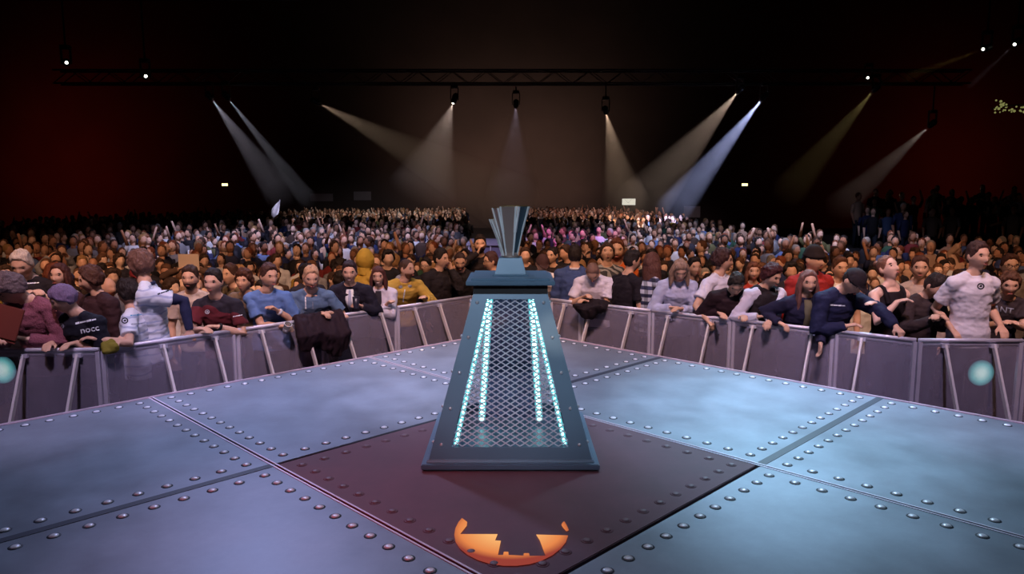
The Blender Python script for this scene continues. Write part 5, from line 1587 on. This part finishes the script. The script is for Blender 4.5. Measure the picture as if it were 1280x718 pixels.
# ------------------------------------------------------------------ things in the dark at the back
b = MB()
o = empty('control_platform', (-0.62, 21.0, HF)); tag(o, 'grey-purple panelled barricade of the control platform in the crowd gap behind the cup', 'platform')
b.box((0, 1.2, 0.72), (1.30, 2.4, 1.40)); b.build('body', mat('platform_skirt', (112, 104, 128), 0.7), o)
b = MB(); b.box((0, 1.2, 1.44), (1.4, 2.5, 0.05)); b.build('deck', mat('platform_deck', (150, 142, 160), 0.6), o)
b = MB()
for z in (0.55, 1.0):
    pass
for q in range(5):
    bb = MB(); bb.box((-0.62 + q * 0.31, -0.02, 0.70), (0.03, 0.03, 1.40)); bb.build('post', M['alu'], o)
def sign(name, px, py, Y, w, h, m, label, cat, kind=None):
    c = at_y(px, py, Y); o = empty(name, c); tag(o, label, cat)
    b = MB(); b.box((0, 0.05, 0), (w + 0.08, 0.08, h + 0.08)); b.build('housing', M['truss'], o, None, False, 0.01)
    b = MB(); b.box((0, 0.0, 0), (w, 0.02, h)); b.build('face', m, o)
    return o
YW = WB - 0.24
exitm = emit_mat('exit_glow', (255, 236, 150), 2.6)
for px, lab in ((281, 'small lit exit sign on the back wall above the left of the crowd'), (931, 'small lit exit sign on the back wall to the right of the bright beam')):
    o = sign('exit_sign', px, 231, YW, 0.48, 0.20, exitm, lab, 'sign')
    b = MB(); b.box((0.0, -0.012, 0), (0.02, 0.006, 0.12)); b.box((0.06, -0.012, 0.0), (0.05, 0.006, 0.03)); b.build('pictogram', mat('pictogram', (90, 140, 90), 0.6), o)
o = sign('projection_sign', 786, 252.5, 40, 0.72, 0.34, emit_mat('sign_glow', (210, 206, 190), 0.9), 'small lit white board with a dark v shaped mark above the crowd', 'sign')
b = MB()
b.bar((-0.22, -0.014, 0.12), (-0.05, -0.014, -0.06), 0.006, 0.05, Vector((0, 1, 0))); b.bar((-0.05, -0.014, -0.06), (0.12, -0.014, 0.12), 0.006, 0.05, Vector((0, 1, 0)))
b.build('mark', M['print_dark'], o)
for i, (px, py, w, h, lab) in enumerate(((402, 247, 1.9, 0.62, 'wide pale grey banner low on the back wall, nearer the flag'), (453, 245, 1.45, 0.72, 'smaller pale grey banner low on the back wall, nearer the cup'), (865, 265, 1.25, 0.85, 'pale grey board at the foot of the bright beam'))):
    c = at_y(px, py, YW - (0 if i < 2 else 6)); b = MB(); b.box((0, 0, 0), (w, 0.03, h)); o = b.build('banner', mat('banner_grey', (120, 112, 120), 0.8), None, None, False, 0.004); o.location = c; tag(o, lab, 'banner')
# waving flag
c = at_y(341, 262, 34); o = empty('flag', (c.x, c.y, HF + 1.7)); tag(o, 'white flag on a pole waved above the crowd at the left', 'flag')
hgt = c.z - (HF + 1.7)
b = MB(); b.tube([(0, 0, 0), (0.35, 0, hgt + 0.45)], 0.015, 6); b.build('pole', M['alu'], o)
b = MB(); vs, fs = [], []
nx, nz = 10, 8
for i in range(nx):
    for j in range(nz):
        t, u = i / (nx - 1), j / (nz - 1)
        x = 0.35 - 0.10 * (1 - u) - t * 0.42; z = hgt + 0.42 - (1 - u) * 0.62 * (1 - 0.1 * t) - t * 0.40
        for dy in (0,):
            vs.append((x, 0.06 * math.sin(t * 6 + u * 2), z))
for i in range(nx - 1):
    for j in range(nz - 1):
        fs.append((i * nz + j, (i + 1) * nz + j, (i + 1) * nz + j + 1, i * nz + j + 1))
b.add(vs, fs); fo = b.build('cloth', M['cloth'], o, None, True); fo.color = lin((200, 198, 214)); sm = fo.modifiers.new('thick', 'SOLIDIFY'); sm.thickness = 0.01
# cardboard sheet held up at mid distance
c = at_y(236, 328, 10.6); b = MB(); b.box((0, 0, 0), (0.30, 0.012, 0.24)); o = b.build('cardboard_sheet', mat('cardboard', (190, 166, 148), 0.8), None, None, False, 0.002); o.location = c; tag(o, 'plain beige cardboard sheet held up in the crowd beyond the tall white jersey', 'sheet')

# ------------------------------------------------------------------ trusses, moving heads and their beams in the haze
def truss(p0, p1, label, s=0.45):
    p0, p1 = Vector(p0), Vector(p1); mid = (p0 + p1) / 2
    b = MB(); d = (p1 - p0).normalized(); sx = d.cross(UP).normalized() * s / 2; sz = UP * s / 2
    P0, P1 = p0 - mid, p1 - mid
    for a in (-1, 1):
        for c_ in (-1, 1): b.tube([P0 + sx * a + sz * c_, P1 + sx * a + sz * c_], 0.03, 8)
    n = int((P1 - P0).length / 0.6)
    for i in range(n):
        q0, q1 = P0.lerp(P1, i / n), P0.lerp(P1, (i + 1) / n)
        f = 1 if i % 2 else -1
        for a in (-1, 1): b.bar(q0 + sx * a + sz * f, q1 + sx * a - sz * f, 0.025)
        b.bar(q0 + sx * f + sz, q1 - sx * f + sz, 0.025)
    o = b.build('lighting_truss', M['truss']); o.location = mid; tag(o, label, 'truss', 'hanging lighting trusses')
    return o
def light(name, kind, loc, target, energy, rgb, size=0.3, spot=40, blend=0.4):
    l = bpy.data.lights.new(name, kind); l.energy = energy; l.color = lin(rgb)[:3]
    if kind == 'SPOT': l.spot_size = R(spot); l.spot_blend = blend; l.shadow_soft_size = size
    elif kind == 'AREA': l.size = size; l.spread = R(120)
    else: l.shadow_soft_size = size
    o = bpy.data.objects.new(name, l); link(o); o.location = loc
    o.rotation_euler = (Vector(target) - Vector(loc)).to_track_quat('-Z', 'Y').to_euler()
    return o
def haze_mat(dens, rgb):
    m = bpy.data.materials.new('beam_haze'); m.use_nodes = True; nt = m.node_tree; nt.nodes.clear()
    v = nt.nodes.new('ShaderNodeVolumeScatter'); v.inputs['Density'].default_value = dens; v.inputs['Color'].default_value = lin(rgb); v.inputs['Anisotropy'].default_value = 0.2
    o = nt.nodes.new('ShaderNodeOutputMaterial'); nt.links.new(v.outputs[0], o.inputs['Volume']); return m
HAZE = haze_mat(0.03, (255, 250, 245))
HEADS = []
def moving_head(p, target, label, glow=(255, 250, 230), on=True):
    p, target = Vector(p), Vector(target)
    d = (target - p).normalized()
    o = empty('moving_head_light', p); tag(o, label, 'stage light', 'moving head lights on the trusses')
    b = MB(); b.box((0, 0, 0.42), (0.24, 0.2, 0.1)); b.build('base', M['truss'], o, None, False, 0.01)
    top = 5.53 if p.y > 24 else (7.18 if p.x < 0 else 7.68)
    if top - p.z > 0.5:
        b = MB(); b.tube([(0, 0, 0.44), (0, 0, top - p.z)], 0.025, 8); b.build('drop_rod', M['truss'], o)
    b = MB(); b.bar((-0.13, 0, 0.38), (-0.13, 0, -0.04), 0.03, 0.07); b.bar((0.13, 0, 0.38), (0.13, 0, -0.04), 0.03, 0.07); b.build('yoke', M['truss'], o)
    b = MB(); b.tube([-d * 0.22, -d * 0.15, d * 0.1, d * 0.17], [0.06, 0.10, 0.10, 0.085], 16); b.build('head', M['truss'], o, None, True)
    b = MB(); b.tube([d * 0.172, d * 0.18], [0.042, 0.038], 16); b.build('lens', emit_mat('lens_glow', glow, 5 if on else 0.3), o, None, True)
    return d
def beam(px0, py0, Y0, px1, py1, Y1, w0, w1, rgb, energy, label, glow=(255, 250, 230)):
    """A real spot light in a stick of haze, from the lamp to where it ends."""
    a, c = at_y(px0, py0, Y0), at_y(px1, py1, Y1)
    d = moving_head(a, c, label, glow)
    L_ = (c - a).length
    half = math.atan2((w1 - w0) / 2, L_)
    apex = a - d * (w0 / 2 / math.tan(half)) if half > 1e-4 else a
    x = d.orthogonal().normalized(); y = d.cross(x); n = 20
    b = MB(); vs = []
    for q, r_ in ((a + d * 0.2, w0 / 2 * 1.0), (c, w1 / 2 * 1.0)):
        for k in range(n):
            t = 2 * PI * k / n; vs.append(q - a + (x * math.cos(t) + y * math.sin(t)) * r_)
    b.add(vs, [(k, (k + 1) % n, n + (k + 1) % n, n + k) for k in range(n)] + [tuple(range(n - 1, -1, -1)), tuple(n + k for k in range(n))])
    o = b.build('haze', HAZE); o.location = a; tag(o, label.replace('moving head light', 'haze lit by the lamp'), 'haze', None, 'stuff')
    ls = light('beam_light', 'SPOT', a + d * 0.19, c, energy, rgb, 0.02, max(1.5, math.degrees(half) * 2 * 1.15), 0.5)
    return o
truss((-16, 26.4, 5.75), (16, 26.4, 5.75), 'black lighting truss hanging across the hall above the crowd')
truss((-14, 21.4, 7.4), (-6, 21.4, 7.4), 'short black lighting truss higher up at the left')
truss((8, 21.4, 7.9), (16, 21.4, 7.9), 'short black lighting truss higher up at the right')
beam(283, 120, 26, 385, 250, 33, 0.12, 1.0, (205, 205, 225), 7200, 'moving head light sending a thin white beam down at the left of the hall')
beam(262, 120, 26, 352, 244, 33, 0.14, 1.6, (190, 185, 205), 6000, 'moving head light sending a dim wide beam down at the far left')
beam(568, 124, 26, 528, 240, 24.5, 0.12, 2.4, (190, 170, 160), 1008, 'moving head light with a faint brown beam left of the cup')
beam(395, 127, 26, 640, 256, 34, 0.12, 3.0, (190, 165, 140), 3528, 'moving head light with a long slanting yellowish beam towards the cup')
beam(757, 138, 26, 782, 256, 33, 0.25, 2.2, (200, 170, 145), 6240, 'moving head light with an upright brownish beam above the lit board')
beam(955, 121, 26, 842, 262, 33, 0.12, 1.7, (170, 180, 235), 30600, 'moving head light with the brightest bluish beam right of the cup')
beam(925, 112, 26, 800, 258, 33, 0.12, 2.6, (200, 175, 160), 7200, 'moving head light with a broad brownish beam beside the brightest one')
beam(1095, 110, 26, 985, 240, 33, 0.12, 1.7, (200, 180, 120), 1680, 'moving head light with a dim yellow beam at the right')
beam(1165, 155, 26, 1050, 258, 33, 0.12, 1.5, (190, 170, 160), 3120, 'moving head light with a very dim beam at the far right')
beam(645, 130, 27, 640, 250, 34, 0.4, 2.6, (150, 140, 165), 1500, 'moving head light straight above the cup with a faint upright beam')
beam(1233, 60, 21.4, 1130, 98, 19.5, 0.06, 0.32, (200, 170, 90), 420, 'moving head light with a short yellow streak high at the right')
beam(1271, 53, 21.4, 1212, 108, 19.5, 0.06, 0.22, (200, 190, 200), 360, 'moving head light with a short thin white streak at the top right')
for px, py, Y, lab in ((83, 78, 21.4, 'tiny glowing moving head light high at the far left'), (182, 95, 21.4, 'tiny glowing moving head light high at the left, second from the edge'), (1085, 97, 26, 'tiny glowing moving head light above the dim yellow beam')):
    moving_head(at_y(px, py, Y), at_y(px + (20 if px < 640 else -20), py + 30, Y - 9), lab)
# cluster of small yellowish lamps at the right
o = empty('lamp_cluster', at_y(1262, 136, 24)); tag(o, 'cluster of tiny yellow-green decorative lights at the right edge', 'lights')
r2 = random.Random(4)
b = MB(); b.tube([(-0.6, 0, 0), (0, 0.05, 0.1), (0.9, 0, 0.15)], 0.02, 6); b.build('cable', M['truss'], o)
for i in range(34):
    b = MB(); b.ball((r2.uniform(-0.5, 0.6), r2.uniform(-0.1, 0.1), r2.gauss(0.02, 0.14)), (r2.uniform(0.02, 0.045),) * 3, 8, 6)
    b.build('bulb', M.setdefault('tinybulb', emit_mat('tiny_bulb', (150, 150, 90), 0.5)), o)

# ------------------------------------------------------------------ light
w = bpy.data.worlds.new('hall_dark'); SC.world = w; w.use_nodes = True
w.node_tree.nodes['Background'].inputs[0].default_value = lin((46, 30, 34)); w.node_tree.nodes['Background'].inputs[1].default_value = 0.3
# stage wash from the front and side trusses
light('stage_wash', 'AREA', (0, 8.0, 7.5), (0, 6, 0), 82, (205, 210, 236), 5)
light('stage_back_key', 'SPOT', (4.5, 13, 8.5), (2.3, 5.7, 0), 5200, (180, 225, 255), 0.5, 20, 0.9)
light('stage_back_left', 'SPOT', (-5, 14, 8.5), (-2.0, 5.6, 0), 1500, (180, 195, 255), 0.5, 30, 0.9)
light('stage_rear_white', 'SPOT', (-1.5, 14, 8.5), (-0.7, 7.0, 0), 1500, (225, 220, 255), 0.4, 16, 0.8)
light('pedestal_front', 'SPOT', (-0.5, -1.5, 5), (0, 4.8, 0.8), 900, (195, 212, 232), 0.3, 18, 0.7)
light('pedestal_glint', 'SPOT', (-1.6, -1.0, 3.4), at_y(690, 411, 4.46), 420, (255, 235, 215), 0.05, 2.6, 0.5)
light('red_floor_wash', 'SPOT', (-3.5, 0.5, 5.5), (-0.9, 3.9, 0), 420, (255, 70, 70), 0.4, 24, 1.0)
# warm light on the first rows, cool light far back
for i, x in enumerate((-9.0, -5.2, -1.6, 2.0, 5.6, 9.2)):
    light('crowd_warm', 'SPOT', (x * 0.7, 2.5, 7.5), (x, 10.4 - 0.12 * abs(x), 0.2), (1150, 1650, 1500, 1400, 1650, 1150)[i], (255, 198, 158), 0.35, 42, 0.9)
for x in (-10.5, -5.2, 0.3, 5.6, 10.5):
    light('crowd_warm_far', 'SPOT', (x * 0.5, 4.5, 9.5), (x, 14.2, -0.2), 1500, (255, 196, 155), 0.35, 40, 0.9)
for i, x in enumerate((-4.2, -1.6, 1.6, 4.2)):
    light('front_cool', 'SPOT', (x * 0.6, 2.2, 8.0), (x, 7.6 - 0.38 * abs(x), 0.4), 1500, (222, 204, 248), 0.15, 30, 0.8)
light('crowd_cool_centre_left', 'SPOT', (-4, 13, 12), (-6.0, 21, 0), 9000, (200, 205, 255), 0.6, 50, 0.9)
light('crowd_cool_centre_right', 'SPOT', (5, 13, 12), (6.0, 21, 0), 9000, (200, 210, 255), 0.6, 50, 0.9)
light('crowd_back_white', 'SPOT', (-3, 26, 11), (-6, 44, 0), 8500, (235, 230, 230), 0.6, 44, 0.9)
light('crowd_back_right', 'SPOT', (6, 26, 11), (7, 44, 0), 7000, (235, 205, 205), 0.6, 44, 0.9)
light('crowd_magenta', 'SPOT', (2.5, 12, 9), (1.9, 22, 0), 5000, (225, 90, 230), 0.4, 16, 0.8)
light('wall_haze_fill', 'AREA', (0, 57.5, -0.4), (0, 62, 2.2), 800, (215, 175, 150), 14)  # unseen area light added so the lit wall stands in for haze glow
light('red_left', 'AREA', (-38, 50, 3), (-36, 62, 4), 130, (255, 70, 50), 6)
light('red_right', 'AREA', (38, 50, 3), (36, 62, 4), 90, (255, 75, 50), 6)
light('platform_fill', 'SPOT', (-0.6, 16, 6), (-0.6, 21, 0.4), 1200, (200, 185, 235), 0.2, 24, 0.6)  # spot added to lift the platform out of the shade
